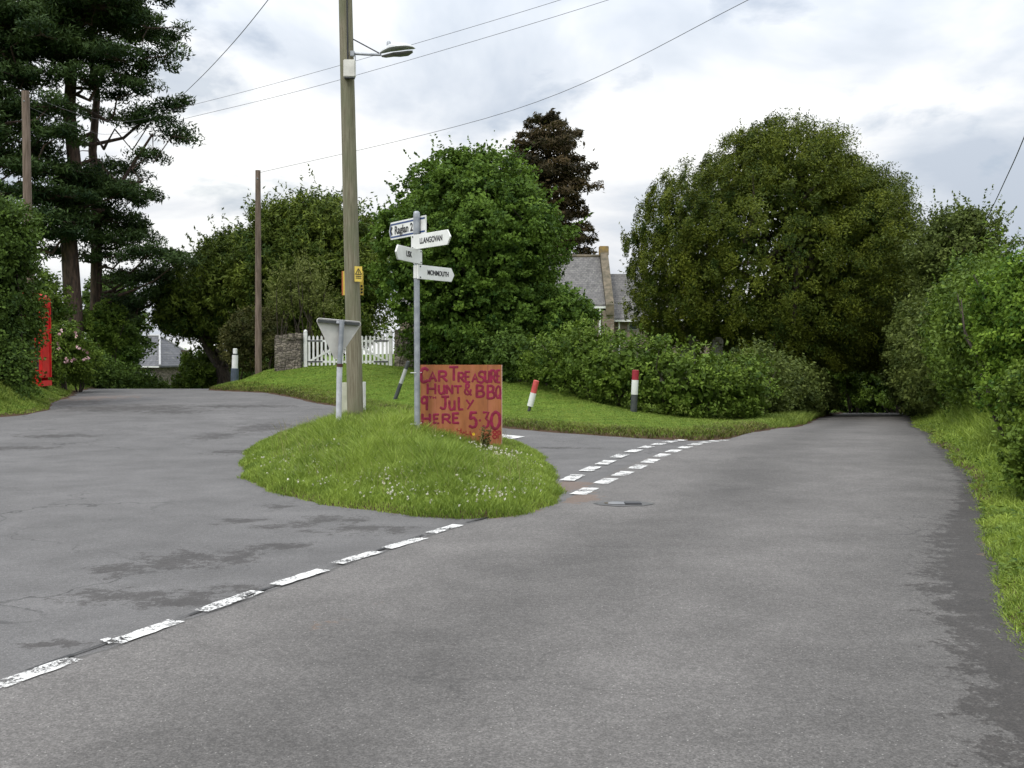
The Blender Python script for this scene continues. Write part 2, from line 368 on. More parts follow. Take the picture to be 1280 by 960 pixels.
o = mesh_obj('side_road', np.stack([SX, SY, SZ], -1), faces, m_side, uni=4, smooth=True, attrs={'wet': ('POINT', wet), 'soil': ('POINT', soil), 'crack': ('POINT', np.zeros_like(wet)), 'track': ('POINT', np.full_like(wet, .52))}); tag(o, kind='structure')
def resample(pts, n):
    P = np.array(pts, float); s = np.concatenate([[0], np.cumsum(np.hypot(*np.diff(P, axis=0).T))])
    t_ = np.linspace(0, 1, n); return np.stack([np.interp(t_, s/s[-1], P[:, 0]), np.interp(t_, s/s[-1], P[:, 1])], -1)
LE = SEAM+[(5.1,22),(7.9,29),(10.9,38),(14.9,48),(19.2,60),(24.5,72),(36,90)]
RE = [(-.9,-4.5),(1.45,0),(2.6,3.3),(3.7,6.7),(4.5,8.7),(5.5,11),(6.25,13),(6.75,14.4),(7.9,18),(9.1,21.5),(10.9,26.7),(14.8,37),(19.4,49),(23.8,60),(31.5,75),(40,86)]
# rows that share the same y keep the strip regular
ys = axis([(-2,30,.14),(30,60,.4),(60,86,1.5)])
le = np.interp(ys, [p[1] for p in LE], [p[0] for p in LE]); re = np.interp(ys, [p[1] for p in RE], [p[0] for p in RE])
le += .018*np.sin(ys*7)+.012*np.sin(ys*17+1)
NU = 48; uu = np.linspace(0, 1, NU)
MX = le[:, None]*(1-uu)+re[:, None]*uu; MY = np.repeat(ys[:, None], NU, 1); MZ = road_z(MX, MY)+.007
MZ[:, 0] -= .012
ddr = -sdist(RBANK, MX, MY).reshape(MX.shape)
wet = .84*np.exp(-(np.maximum(ddr, 0)/np.interp(MY, [2,3,4.5,6,7.5,9,12,20,30], [.62,.66,.66,.60,.70,.62,.25,.2,.3]))**2)
for a in [(1205,690,.5,.6),(1215,730,.45,.5),(1160,545,.7,1.2),(720,558,.6,.3),(848,803,.12,.12)]: wet = np.maximum(wet, .5*blob(MX, MY, *a))
ddn = -sdist(NBANK, MX, MY).reshape(MX.shape); wet = np.maximum(wet, .38*np.exp(-(ddn/.3)**2))
soil = np.maximum.reduce([.7*blob(MX, MY, 715, 622, .5, .7), .42*blob(MX, MY, 440, 775, .35, .9, -.4), .40*np.exp(-((ddr)/.22)**2), .5*np.exp(-(sdist(ISLAND, MX, MY).reshape(MX.shape)/.22)**2)])
crack = np.zeros_like(MX); crack[:, :1] = .9*(ys[:, None] < 10.3)
idx = np.arange(MX.size).reshape(MX.shape)
faces = np.stack([idx[:-1,:-1], idx[:-1,1:], idx[1:,1:], idx[1:,:-1]], -1).reshape(-1, 4)
o = mesh_obj('main_road', np.stack([MX, MY, MZ], -1), faces, m_main, uni=4, smooth=True, attrs={'wet': ('POINT', wet), 'soil': ('POINT', soil), 'crack': ('POINT', crack), 'track': ('POINT', .5+.5*np.cos((np.repeat(uu[None], len(ys), 0)+.03*np.sin(MY*.35))*2*math.pi*2.0-1.2)*(1-.5*uu)[None]-.25*uu[None]**2)}); tag(o, kind='structure')
def main_z(x, y): return road_z(x, y)+.007
# dark bitumen joint along the seam
m_tar = simple('tar', (.025, .025, .026), rough=.5)
mb = MB(); sp_ = resample([p for p in SEAM if p[1] < 10.4], 90); rg = random.Random(4)
for i in range(len(sp_)-1):
    a = Vector((sp_[i][0]-.004, sp_[i][1], rz(*sp_[i])+.010)); bq = Vector((sp_[i+1][0]-.004, sp_[i+1][1], rz(*sp_[i+1])+.010))
    w = .008+.006*math.sin(i*1.7)+.004*math.sin(i*.6); n_ = Vector((1, -.4, 0))*w; mb.quad(a-n_, a+n_, bq+n_, bq-n_)
tag(mb.build('tar_joint', m_tar), kind='structure')

# road paint
m_paint, t, b = new_mat('worn_road_paint')
wn = tnoise(t, 50, 6, .8); wn2 = tnoise(t, 5, 4, .6)
k = ramp(t, [(.485, 0.0), (.545, 1.0)], M(t, 'ADD', M(t, 'MULTIPLY', wn, .65), M(t, 'MULTIPLY', wn2, .42))).outputs[0]
t.links.new(tmix(t, ramp(t, [(.3, .9), (.7, 1.0)], wn2).outputs[0], (.4, .4, .4), (.66, .655, .64)), b.inputs['Base Color'])
b.inputs['Roughness'].default_value = .75
tp = t.nodes.new('ShaderNodeBsdfTransparent'); mi = t.nodes.new('ShaderNodeMixShader')
t.links.new(k, mi.inputs[0]); t.links.new(tp.outputs[0], mi.inputs[1]); t.links.new(b.outputs[0], mi.inputs[2]); t.links.new(mi.outputs[0], t.nodes['Material Output'].inputs[0])
def dash(a, bq, w, off=.0135):
    d = (Vector((bq.x, bq.y, 0))-Vector((a.x, a.y, 0))); L = d.length; d.normalize(); n_ = Vector((-d.y, d.x, 0)); mb = MB(); K = 6; V_ = []
    for i in range(K+1):
        for s in (-1, 0, 1):
            p = Vector((a.x, a.y, 0))+d*(L*i/K)+n_*(s*w/2)+n_*.006*math.sin(i*2.3+a.x*9+s); p.z = rz(p.x, p.y)+off; V_.append(p)
    mb.v = V_
    for i in range(K):
        for s in range(2): q = i*3+s; mb.f.append((q, q+1, q+4, q+3))
    return mb
def paint(mb, label, group):
    o = mb.build('road_marking', m_paint); tag(o, kind='structure'); return o
for (x0, y0, x1, y1) in [(-20,866,93,826),(142,806,221,778),(251,766,322,741),(344,733,404,714),(421,706,472,691),(483,687,530,673.5),(538,668,573,657.5)]:
    m_ = dash(on(x0, y0), on(x1, y1), .115); paint(m_, None, None)
p0 = on(142, 806); p1 = on(130, 801); paint(dash(p1, p0, .05), None, None)
up = [(716,598),(738,587),(757,579),(775,570.5),(792,564.5),(808,559.5),(823,556),(837,553),(851,551),(864,549.5)]
lo = [(731,615),(757,602.5),(779,593),(797.5,584.5),(813,577),(828,570),(842,564.5),(856,560),(869,556.2),(882,553.6),(893,552),(904,551)]
for row in (up, lo):
    P = [on(*p) for p in row]
    for i, p in enumerate(P):
        d = (P[min(i+1, len(P)-1)]-P[max(i-1, 0)]); d.z = 0; step = d.length/(2 if 0 < i < len(P)-1 else 1); d.normalize()
        paint(dash(p-d*step*.31, p+d*step*.31, .19), None, None)
mb = MB(); tri = [on(600,541), on(657,546.5), on(627,551.5)]; mb.quad(*[Vector((p.x, p.y, rz(p.x, p.y)+.012)) for p in tri]); paint(mb, None, None)

# ------------------------------------------------------------ foliage
def rand_unit(rg, n):
    v = rg.normal(size=(n, 3)); return v/np.linalg.norm(v, axis=1, keepdims=True)
def leaf_arrays(rg, P, out, L, Wd, droop=0.0, align=0.0, up=.4):
    n = len(P); nr = out*.6+rand_unit(rg, n)*.9+np.array([0, 0, up]); nr /= np.linalg.norm(nr, axis=1, keepdims=True)
    r = rand_unit(rg, n)+out*align+np.array([0, 0, -droop])
    U = r-nr*np.sum(r*nr, 1, keepdims=True); U /= np.linalg.norm(U, axis=1, keepdims=True)+1e-9
    Vv = np.cross(nr, U); s = rg.uniform(.65, 1.3, (n, 1))
    return U*L*s, Vv*Wd*s
def leaves_obj(name, P, U, Vv, tint, m, parent=None):
    n = len(P); v = np.empty((n, 4, 3), np.float32); v[:, 0] = P-U; v[:, 1] = P+Vv-U*.1; v[:, 2] = P+U; v[:, 3] = P-Vv-U*.1
    return mesh_obj(name, v.reshape(-1, 3), np.arange(n*4).reshape(-1, 4), m, parent, uni=4, attrs={'tint': ('FACE', np.clip(tint, 0, 1))})
def lump(d, ph, f=3.0):
    return (np.sin(d[:, 0]*f+ph)+np.sin(d[:, 1]*f*1.3+ph*2)+np.sin(d[:, 2]*f*1.6+ph*3)+.6*np.sin((d[:, 0]+d[:, 2])*f*2.7+ph*5))/3.6
def crown(rg, blobs, nclump, per, cs, L, Wd, droop=0., align=.3, up=.4, lumpy=.14, tvar=.22, inner=.2, flat=.7, zmin=None, shell=(.86, 1.06), base_t=.45, core=9):
    B = np.array(blobs, float); area = (B[:, 3]*B[:, 4]*B[:, 5])**(2/3); pr = area/area.sum()
    bi = rg.choice(len(B), nclump, p=pr); d = rand_unit(rg, nclump)
    rad = rg.uniform(shell[0], shell[1], nclump)*(1+lumpy*lump(d+B[bi, :3]*.37, 1.3)+lumpy*.6*lump(d*2.6+B[bi, :3], 4.1))
    q = rg.random(nclump) < inner; rad[q] *= rg.uniform(.55, .92, q.sum())
    C = B[bi, :3]+d*B[bi, 3:6]*rad[:, None]
    # drop clumps buried well inside another lobe
    keep = np.ones(nclump, bool)
    for j in range(len(B)):
        e = (C-B[j, :3])/B[j, 3:6]; keep &= ~((bi != j) & (np.linalg.norm(e, axis=1) < .62))
    if zmin is not None: keep &= C[:, 2] > zmin
    C, d, bi = C[keep], d[keep], bi[keep]; n = len(C)
    ci = np.repeat(np.arange(n), per); m_ = len(ci); csz = rg.uniform(.6, 1.35, n)*cs
    G_ = rg.normal(size=(m_, 3)); G_ /= (np.linalg.norm(G_, axis=1, keepdims=True)+1e-6)/rg.uniform(0, 1, (m_, 1))**.45
    axis_ = d[ci]*align; P = C[ci]+G_*csz[ci, None]*np.array([1, 1, flat])
    P += axis_*csz[ci, None]*G_[:, :1]*1.2
    if core:
        nk = int(n*core); bi2 = rg.choice(len(B), nk, p=pr); d2 = rand_unit(rg, nk); CP_ = B[bi2, :3]+d2*B[bi2, 3:6]*(rg.uniform(.10, .50, nk)**.55)[:, None]
    ct = base_t+tvar*rg.normal(size=n)+.16*lump(C*.5, 2.1, 2.0)
    U, Vv = leaf_arrays(rg, P, d[ci], L, Wd, droop, align, up)
    tt = ct[ci]+.13*rg.normal(size=m_)
    if core:
        if zmin is not None: q2 = CP_[:, 2] > zmin; CP_, d2 = CP_[q2], d2[q2]
        U2, V2 = leaf_arrays(rg, CP_, d2, L*2.0, max(Wd*2.2, L*1.0), droop, align, up)
        P = np.concatenate([P, CP_]); U = np.concatenate([U, U2]); Vv = np.concatenate([Vv, V2]); tt = np.concatenate([tt, np.full(len(CP_), base_t-.1)])  # core leaves get a darker tint: shade inside the crown painted in
    return P, U, Vv, tt, C, d
def twigs(rg, C, d, n, ln, L, Wd, per, up=.5):
    # leafy shoots that break the outline
    k = rg.choice(len(C), min(n, len(C)), replace=False); ps = []; ds = []
    for i in k:
        dr = d[i]*.8+rand_unit(rg, 1)[0]*.45+np.array([0, 0, up]); dr /= np.linalg.norm(dr); l = ln*rg.uniform(.4, 1.2)
        t_ = rg.uniform(0, 1, per)[:, None]; ps.append(C[i]+dr*t_*l+rg.normal(size=(per, 3))*L*.5*(1.1-t_)); ds.append(np.repeat(dr[None], per, 0))
    P = np.concatenate(ps); D_ = np.concatenate(ds); U, Vv = leaf_arrays(rg, P, D_, L, Wd, 0, .8, .2)
    return P, U, Vv, .5+.2*rg.normal(size=len(P))
def cat(*a): return [np.concatenate(x) for x in zip(*a)]
def limb_pts(rg, a, b, n=5, wobble=.12, sag=0.):
    a = np.array(a, float); b = np.array(b, float); L = np.linalg.norm(b-a); out = []
    for i in range(n+1):
        t_ = i/n; p = a+(b-a)*t_+rg.normal(size=3)*wobble*L*.12*(0 < i < n); p[2] += sag*L*math.sin(math.pi*t_); out.append(Vector(p))
    return out
def trunk_obj(rg, base, top, r0, m, parent, targets, name='trunk', seg=9, fork=.35):
    mb = MB(); pts = limb_pts(rg, base, top, 7, .35); k = len(pts)
    mb.tube(pts, [r0*(1.25 if i == 0 else 1)*(1-.72*i/(k-1)) for i in range(k)], seg)
    for tg in targets:
        f = rg.uniform(fork, .85); q = pts[min(int(f*(k-1)), k-2)]; r = r0*(1-.72*f)*.5
        lp = limb_pts(rg, q, tg, 5, .9, -.05); mb.tube(lp, [max(r*(1-.85*i/5), .012) for i in range(6)], 6)
    return mb.build(name, m, parent, True)
m_bark = simple('bark_brown', (.09, .07, .055), (.035, .028, .022), 5, .9, bs=.6, bsc=18, stretch=(3, 3, .5))
m_pinebark = simple('pine_bark', (.115, .075, .058), (.045, .032, .027), 4, .9, bs=.8, bsc=14, stretch=(3, 3, .6))
m_yew = leaf_mat('yew_needles', (.022, .043, .006), (.140, .165, .017), .15)
m_yew2 = leaf_mat('yew_needles_warm', (.024, .050, .009), (.155, .198, .028), .15)
m_broad = leaf_mat('maple_leaves', (.022, .056, .009), (.150, .245, .036), .25)
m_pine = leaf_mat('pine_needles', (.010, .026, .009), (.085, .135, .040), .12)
m_red = leaf_mat('dark_red_conifer', (.018, .018, .009), (.095, .066, .030), .1)
m_hedge = leaf_mat('hedge_leaves', (.026, .058, .008), (.175, .255, .038), .22)
m_bright = leaf_mat('bright_leaves', (.035, .090, .012), (.24, .36, .045), .3)
m_olive = leaf_mat('hawthorn_leaves', (.032, .052, .012), (.165, .205, .050), .22)
m_darkhedge = leaf_mat('dark_hedge', (.018, .040, .008), (.115, .185, .032), .15)
m_pale = leaf_mat('pale_feathery', (.070, .090, .022), (.24, .27, .080), .25)
m_rust = leaf_mat('reddish_hedge', (.024, .034, .010), (.120, .115, .038), .2)

def broad_tree(name, label, cat_, x, y, blobs, m, seed, ncl, per, cs, L, Wd, trunk=.2, group=None, tw=120, twl=.6, bark=None, zmin=None, **kw):
    rg = np.random.default_rng(seed); z = gz(x, y)-.15; t_ = thing(name, label, cat_, (0, 0, 0), 0, group)
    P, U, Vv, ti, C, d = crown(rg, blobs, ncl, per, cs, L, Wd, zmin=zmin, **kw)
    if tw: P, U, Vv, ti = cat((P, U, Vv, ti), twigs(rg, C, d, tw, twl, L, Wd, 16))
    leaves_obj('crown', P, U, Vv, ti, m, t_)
    top = np.array([np.mean([b_[0] for b_ in blobs]), np.mean([b_[1] for b_ in blobs]), max(b_[2] for b_ in blobs)])
    tg = [C[i]*.9+top*.1 for i in rg.choice(len(C), 16)]
    trunk_obj(rg, (x, y, z), top, trunk, bark or m_bark, t_, tg); return t_
def blobs_px(lst):
    """(px, py, Y, rx px, rz px, ry m): lobes of a crown given at their own distance"""
    out = []
    for (px, py, D, rx, rz_, ry) in lst:
        p = at(px, py, D); s = D/F; out.append((p.x, p.y, p.z, rx*s, ry, rz_*s))
    return out
def bush(name, label, cat_, blobs, m, seed, ncl, per, cs, L, Wd, group=None, tw=80, twl=.3, **kw):
    rg = np.random.default_rng(seed); P, U, Vv, ti, C, d = crown(rg, blobs, ncl, per, cs, L, Wd, **kw)
    if tw: P, U, Vv, ti = cat((P, U, Vv, ti), twigs(rg, C, d, tw, twl, L, Wd, 12, .7))
    t_ = thing(name, label, cat_, (0, 0, 0), 0, group)
    leaves_obj('foliage', P, U, Vv, ti, m, t_)
    bs = blobs[::max(1, len(blobs)//6)]
    for b_ in bs:
        zg = gz(b_[0], b_[1])-.1
        mb = MB(); bx0, by0 = b_[0]+rg.normal()*.1, b_[1]+rg.normal()*.1
        for k_ in range(4):
            tip = Vector((b_[0]+rg.normal()*b_[3]*.45, b_[1]+rg.normal()*b_[4]*.45, b_[2]+b_[5]*rg.uniform(.1, .7)))
            mb.tube(limb_pts(rg, (bx0, by0, zg), tip, 4, .25), [.035, .03, .024, .016, .008], 5)
        mb.build('stem', m_bark, t_, True)
    return t_
def hedge_blobs(path, h, w, step=.7, jit=.12, seed=0, sink=.0):
    rg = np.random.default_rng(seed); P = np.array([p[:2] for p in path], float); s = np.concatenate([[0], np.cumsum(np.hypot(*np.diff(P, axis=0).T))])
    out = []
    for t_ in np.arange(0, s[-1]+.01, step):
        x = np.interp(t_, s, P[:, 0]); y = np.interp(t_, s, P[:, 1]); hh = np.interp(t_, s, h) if hasattr(h, '__len__') else h
        ww = np.interp(t_, s, w) if hasattr(w, '__len__') else w
        z = gz(x, y)-sink; hh *= 1+rg.normal()*jit*.5
        out.append((x+rg.normal()*jit, y+rg.normal()*jit, z+hh*.52, ww*rg.uniform(.9, 1.15), ww*rg.uniform(.9, 1.15), hh*.52))
    return out

# great yew by the lane
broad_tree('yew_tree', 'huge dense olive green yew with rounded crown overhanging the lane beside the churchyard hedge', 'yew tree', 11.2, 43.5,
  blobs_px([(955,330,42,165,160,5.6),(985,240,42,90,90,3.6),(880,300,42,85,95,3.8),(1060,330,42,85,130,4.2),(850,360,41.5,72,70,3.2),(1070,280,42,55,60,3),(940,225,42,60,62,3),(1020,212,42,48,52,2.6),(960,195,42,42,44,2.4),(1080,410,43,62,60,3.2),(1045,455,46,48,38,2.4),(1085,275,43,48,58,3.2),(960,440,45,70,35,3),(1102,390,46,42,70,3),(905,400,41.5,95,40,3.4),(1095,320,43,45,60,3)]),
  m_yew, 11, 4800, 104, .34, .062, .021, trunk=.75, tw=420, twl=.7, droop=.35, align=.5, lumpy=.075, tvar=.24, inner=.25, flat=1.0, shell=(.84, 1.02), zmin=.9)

# middle broadleaf (sycamore-like)
broad_tree('broadleaf_tree', 'full mid green broadleaf tree directly behind the fingerpost, right of the picket gate', 'tree', -1.6, 37.5,
  blobs_px([(598,312,37.5,98,105,3.2),(555,265,37.5,62,62,2),(610,235,37.5,55,48,1.8),(575,215,37.5,36,30,1.2),(650,290,37,45,58,2),(530,330,37,62,75,2.2),(580,392,37,74,62,2.4),(632,375,37,60,60,2.3),(692,398,36.5,28,30,1.2),(500,290,37.5,32,34,1.2)]),
  m_broad, 21, 2300, 60, .31, .066, .042, trunk=.28, tw=520, twl=1.0, lumpy=.2, tvar=.22, inner=.22, flat=.62, shell=(.74, 1.10), zmin=1.3)

# yews behind the gate
broad_tree('yew_tree', 'broad dark yew tree with a pointed top behind the big pole and picket gate', 'yew tree', -9.2, 49,
  blobs_px([(390,330,48,85,75,3.4),(400,285,48,62,38,2.6),(440,330,48,45,60,2.4),(345,330,47,55,65,2.6),(360,290,48,35,30,1.8),(400,268,48,30,22,1.2),(430,390,48,55,45,2.4),(380,400,47,75,45,2.5)]),
  m_yew2, 31, 1900, 55, .42, .11, .034, trunk=.45, tw=420, twl=1.3, droop=.1, align=.6, lumpy=.14, flat=.8, shell=(.8, 1.05), zmin=1.2)
broad_tree('yew_tree', 'spreading dark yew tree with jagged left outline beyond the thin pole, overhanging the side road', 'yew tree', -14.3, 50,
  blobs_px([(270,370,50,62,60,3.2),(300,335,50,48,48,2.6),(240,385,50,42,36,2.6),(285,320,50,30,30,1.8),(330,370,49,48,58,2.6),(225,392,50,30,24,2),(265,330,50,22,28,1.4)]),
  m_yew2, 32, 1500, 55, .42, .11, .034, trunk=.4, tw=380, twl=1.3, droop=.0, align=.7, lumpy=.16, flat=.7, shell=(.8, 1.05), zmin=1.75)
bush('shrub', 'pale yellow green feathery shrub rising above the stone wall between the two poles', 'shrub',
  blobs_px([(372,365,42,36,36,1.0),(385,345,42,24,28,.8),(352,375,42,22,24,.8),(400,375,42,28,26,.8)]), m_pale, 33, 260, 22, .30, .055, .018, tw=420, twl=.8, core=2, align=.9, shell=(.4, 1.05), zmin=1)
bush('shrub', 'bright green leafy shrub at the side of the dark yew by the far road', 'shrub', blobs_px([(258,462,52,32,26,1.2),(245,475,50,26,20,1.1)]), m_hedge, 34, 260, 40, .3, .09, .045, tw=40, zmin=-1.6)

# distant conifer, dark reddish, layered
def conifer(name, label, x, y, z0, z1, rmax, m, seed, tiers=17, prof=None):
    rg = np.random.default_rng(seed); t_ = thing(name, label, 'conifer'); mb = MB()
    mb.tube([(x, y, z0-.3), (x+.1, y, (z0+z1)/2), (x, y, z1)], [.42, .3, .05], 9)
    Ps = []; Os = []; T_ = []
    for k in range(tiers):
        f = k/(tiers-1); zz = z0+(z1-z0)*(.14+.86*f); rr = rmax*(prof(f) if prof else (1-f)**.7)
        nb_ = 11 if f < .8 else 9
        for j in range(nb_):
            a = 2*math.pi*(j+rg.random())/nb_; L = rr*rg.uniform(.62, 1.12)
            tip = np.array([x+math.cos(a)*L, y+math.sin(a)*L, zz+rg.uniform(-.5, .5)-L*.05]); root = np.array([x, y, zz-L*.08])
            mb.tube(limb_pts(rg, root, tip, 3, .4), [.07, .05, .03, .012], 5)
            n_ = int(130+220*L/rmax); s = rg.uniform(.25, 1, n_)[:, None]
            side = np.array([-math.sin(a), math.cos(a), 0]); wv = rg.normal(size=(n_, 1))*.34*L*(1.15-s)
            Ps.append(root+(tip-root)*s+side*wv+np.array([0, 0, 1])*rg.normal(size=(n_, 1))*.13); Os.append(np.repeat(((tip-root)/L)[None], n_, 0)); T_.append(np.full(n_, .42+.2*rg.normal()))
    P = np.concatenate(Ps); O = np.concatenate(Os); U, Vv = leaf_arrays(rg, P, O, .18, .055, 0, .9, .6)
    leaves_obj('crown', P, U, Vv, np.concatenate(T_)+.15*rg.normal(size=len(P)), m, t_); mb.build('trunk', m_bark, t_, True); return t_
cz = at(685, 150, 75).z
conifer('conifer_tree', 'tall dark reddish brown conifer rising behind the broadleaf tree and the church', at(685,300,75).x, 75, 1.2, cz, 3.6, m_red, 41, 19, lambda f: float(np.interp(f, [0,.2,.45,.7,.85,.94,1], [.5,.8,1.0,1.05,.95,.78,.40])))

# scots pines: bare trunks, flat plates of needles
def pine(label, x, y, r0, h, plates, seed, lean=(0, 0), snag=0):
    rg = np.random.default_rng(seed); t_ = thing('scots_pine', label, 'pine tree', group=None); z = gz(x, y)-.2; mb = MB()
    top = Vector((x+lean[0], y+lean[1], z+h)); pts = limb_pts(rg, (x, y, z), top, 9, .05)
    mb.tube(pts, [r0*(1.3 if i == 0 else 1)*(1-.78*(i/9)**1.15) for i in range(10)], 12)
    Ps, Os, T_ = [], [], []
    for (px, py, D, rx, rzz, ry) in plates:
        c = at(px, py, D); s = D/F; RX, RZ = rx*s, rzz*s
        zz = min(max(c.z-abs(c.x-x)*.35, z+2.0), z+h*.97); f = (zz-z)/h; i = min(int(f*9), 8); q = pts[i].lerp(pts[i+1], f*9-i)
        r = min(r0*(1-.78*f)*.42, .2)
        lp = limb_pts(rg, q, c, 5, .9, -.06); mb.tube(lp, [r, r*.85, r*.7, r*.5, r*.35, .02], 6)
        ncl = max(7, int(RX*ry*8.5)); a = rg.uniform(0, 2*math.pi, ncl); rr = np.sqrt(rg.random(ncl))
        cc = np.stack([c.x+np.cos(a)*rr*RX, c.y+np.sin(a)*rr*ry, c.z+RZ*.55*(1-rr**2)+rg.normal(size=ncl)*RZ*.30], -1)
        for j in range(0, ncl, 3): mb.tube(limb_pts(rg, c, cc[j], 2, .3), [.04, .025, .01], 4)
        per = 110; ci = np.repeat(np.arange(ncl), per); g_ = rg.normal(size=(len(ci), 3)); g_ /= np.linalg.norm(g_, axis=1, keepdims=True); g_ *= rg.random((len(ci), 1))**.4
        pp = cc[ci]+g_*np.array([.55, .55, .30])*rg.uniform(.7, 1.3, ncl)[ci, None]; Ps.append(pp)
        o_ = g_+np.array([0, 0, .5]); Os.append(o_/np.linalg.norm(o_, axis=1, keepdims=True)); T_.append(np.clip(.38+.2*rg.normal(size=ncl), 0, 1)[ci]+.25*g_[:, 2])  # tufts paler above, darker below: light from overhead put into the tint
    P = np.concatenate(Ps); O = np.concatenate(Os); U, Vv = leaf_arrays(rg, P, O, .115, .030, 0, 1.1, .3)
    for k in range(snag):
        f = rg.uniform(.25, .6); q = pts[int(f*9)]; a = rg.uniform(-1, 1); mb.tube(limb_pts(rg, q, q+Vector((math.copysign(1.3, a), rg.normal()*.4, rg.uniform(-.3, .2))), 3, .5), [.03, .02, .014, .006], 5)
    leaves_obj('crown', P, U, Vv, np.concatenate(T_)+.1*rg.normal(size=len(P)), m_pine, t_); mb.build('trunk', m_pinebark, t_, True); return t_
D1 = 45
pl1 = [(60,20,45,70,12,2.6),(120,10,44,70,13,2.6),(185,35,45,42,14,1.8),(205,70,45,26,13,1.2),(90,60,45,60,12,2.4),(150,75,44.5,45,12,2),(40,75,44,45,12,2),(105,100,44,40,10,2),(170,115,45,34,13,1.6),(190,150,46,36,16,1.6),(225,135,46,20,16,1.2),(215,170,46,26,12,1.2),(185,195,46,18,10,1),
       (60,-25,45,80,16,3),(150,-30,45,65,16,2.6),(100,-70,45,70,20,3),(20,30,44,40,14,2)]
p = at(88, 430, D1); rp = random.Random(9)
while len(pl1) < 35:
    a_, b_ = rp.uniform(15, 205), rp.uniform(-40, 255)
    if abs(a_-142) < 26 and abs(b_-140) < 34: continue
    if b_ > 190 and a_ > 165: continue
    pl1.append((a_, b_, rp.uniform(44, 46.5), rp.uniform(22, 40)*(1 if a_ < 160 else .6), rp.uniform(9, 14), rp.uniform(1.2, 2)))
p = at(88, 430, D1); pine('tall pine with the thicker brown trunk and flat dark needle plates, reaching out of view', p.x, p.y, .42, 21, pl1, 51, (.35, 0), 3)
pl2 = [(150,215,47,34,12,1.6),(120,235,46,44,12,1.8),(165,250,47,34,12,1.5),(130,275,46,46,12,2),(170,285,47,26,10,1.4),(100,255,45,34,10,1.6),(185,318,46,34,10,1.4),(225,326,46,24,7,1.0),(150,320,46,30,12,1.4),(160,350,47,30,16,1.6),(190,375,48,26,20,1.6),(160,395,48,24,18,1.6),(205,350,48,22,12,1.3),
       (130,300,46,30,12,1.5),(95,275,46,36,12,1.6),(90,320,46,26,10,1.4),(160,300,47,34,12,1.6),(180,345,48,30,14,1.6),(150,385,48,24,20,1.6),(215,370,49,22,12,1.3),(150,20,48,40,16,2),(130,150,48,20,10,1),(175,45,48,34,14,2)]
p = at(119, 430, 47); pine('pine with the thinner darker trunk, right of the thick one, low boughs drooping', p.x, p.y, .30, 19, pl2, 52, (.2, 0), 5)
pl3 = [(0,30,43,50,14,2.4),(30,100,43,34,12,1.8),(10,140,43,40,12,2),(15,175,43,36,12,2),(55,165,43,22,9,1.2),(20,210,43,40,12,2),(60,215,43,30,10,1.6),(75,245,43,40,12,1.8),(20,245,43,40,14,2),(60,275,43,40,12,1.8),(100,215,44,34,10,1.5),(85,295,44,40,10,1.6),(10,280,43,40,14,2),(0,60,43,50,14,2),(-30,-10,43,60,18,2.6),(-20,120,43,45,14,2.2),(55,140,44,24,8,1.2)]
while len(pl3) < 30: pl3.append((rp.uniform(-30, 75), rp.uniform(-30, 300), rp.uniform(42, 44), rp.uniform(24, 42), 12, 1.8))
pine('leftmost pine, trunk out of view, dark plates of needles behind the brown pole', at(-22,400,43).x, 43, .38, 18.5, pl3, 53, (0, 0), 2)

# hedges and shrubs ------------------------------------------------
def hedge(label, path, h, w, m, seed, dens=26, per=34, cs=.26, L=.06, Wd=.032, cat_='hedge', tw=90, name='hedge', step=.7, group=None, twl=.3, **kw):
    bl = hedge_blobs(path, h, w, step, seed=seed); n = int(len(bl)*dens)
    zmin = min(b_[2]-b_[5] for b_ in bl)-.1
    return bush(name, label, cat_, bl, m, seed, n, per, cs, L, Wd, tw=tw, group=group, twl=twl, zmin=zmin, lumpy=.12, **kw)
def gp(px, D): return ((px-640)/F*D, D)
hedge('dark green clipped churchyard hedge behind the orange sign, under the broadleaf tree', [gp(540,37.5), gp(575,36.5), gp(640,34.5), gp(690,32)], [1.5,1.5,1.5,1.5], .95, m_darkhedge, 61, dens=40)
hedge('thick untrimmed green churchyard hedge on the bank behind the red topped posts', [gp(690,32), gp(730,29.5), gp(790,27.6), gp(850,27.2), gp(905,27.3), gp(945,28.6)], [1.55,1.8,1.85,1.75,1.65,1.4], [.95,1.0,1.0,1.0,1.0,.95], m_hedge, 62, dens=52, tw=240, twl=.45, L=.055, Wd=.03)
hedge('lighter straggly end of the churchyard hedge where it meets the lane under the yew', [gp(930,30.5), gp(968,34.5), gp(1003,39), gp(1025,44)], [1.9,1.8,1.6,1.4], [1.0,1.0,.85,.7], m_olive, 63, dens=46, tw=200, twl=.55)
bush('shrub', 'rounded dark reddish green shrub around the foot of the thin pole', 'shrub', blobs_px([(318,422,44,40,38,1.1),(302,434,44,26,32,1.0),(343,428,43,20,36,.9),(322,410,44,32,24,1)]), m_rust, 65, 420, 36, .26, .055, .026, zmin=.6, tw=110, twl=.35)
hedge('clipped dark hedge running along the left side of the side road', [gp(72,37), gp(110,40), gp(150,45), gp(195,53), gp(217,57)], [1.4,1.35,1.35,1.1,.85], [.7,.7,.8,.7,.6], m_darkhedge, 66, dens=38, tw=60)
bush('shrub', 'loose shrub with pale pink blossom beside the red phone box', 'shrub', blobs_px([(82,440,34,24,34,.8),(72,425,34,18,24,.7),(100,455,35,24,22,.8),(66,455,33,14,26,.5)]), m_hedge, 67, 260, 34, .24, .05, .028, zmin=.4, tw=80)
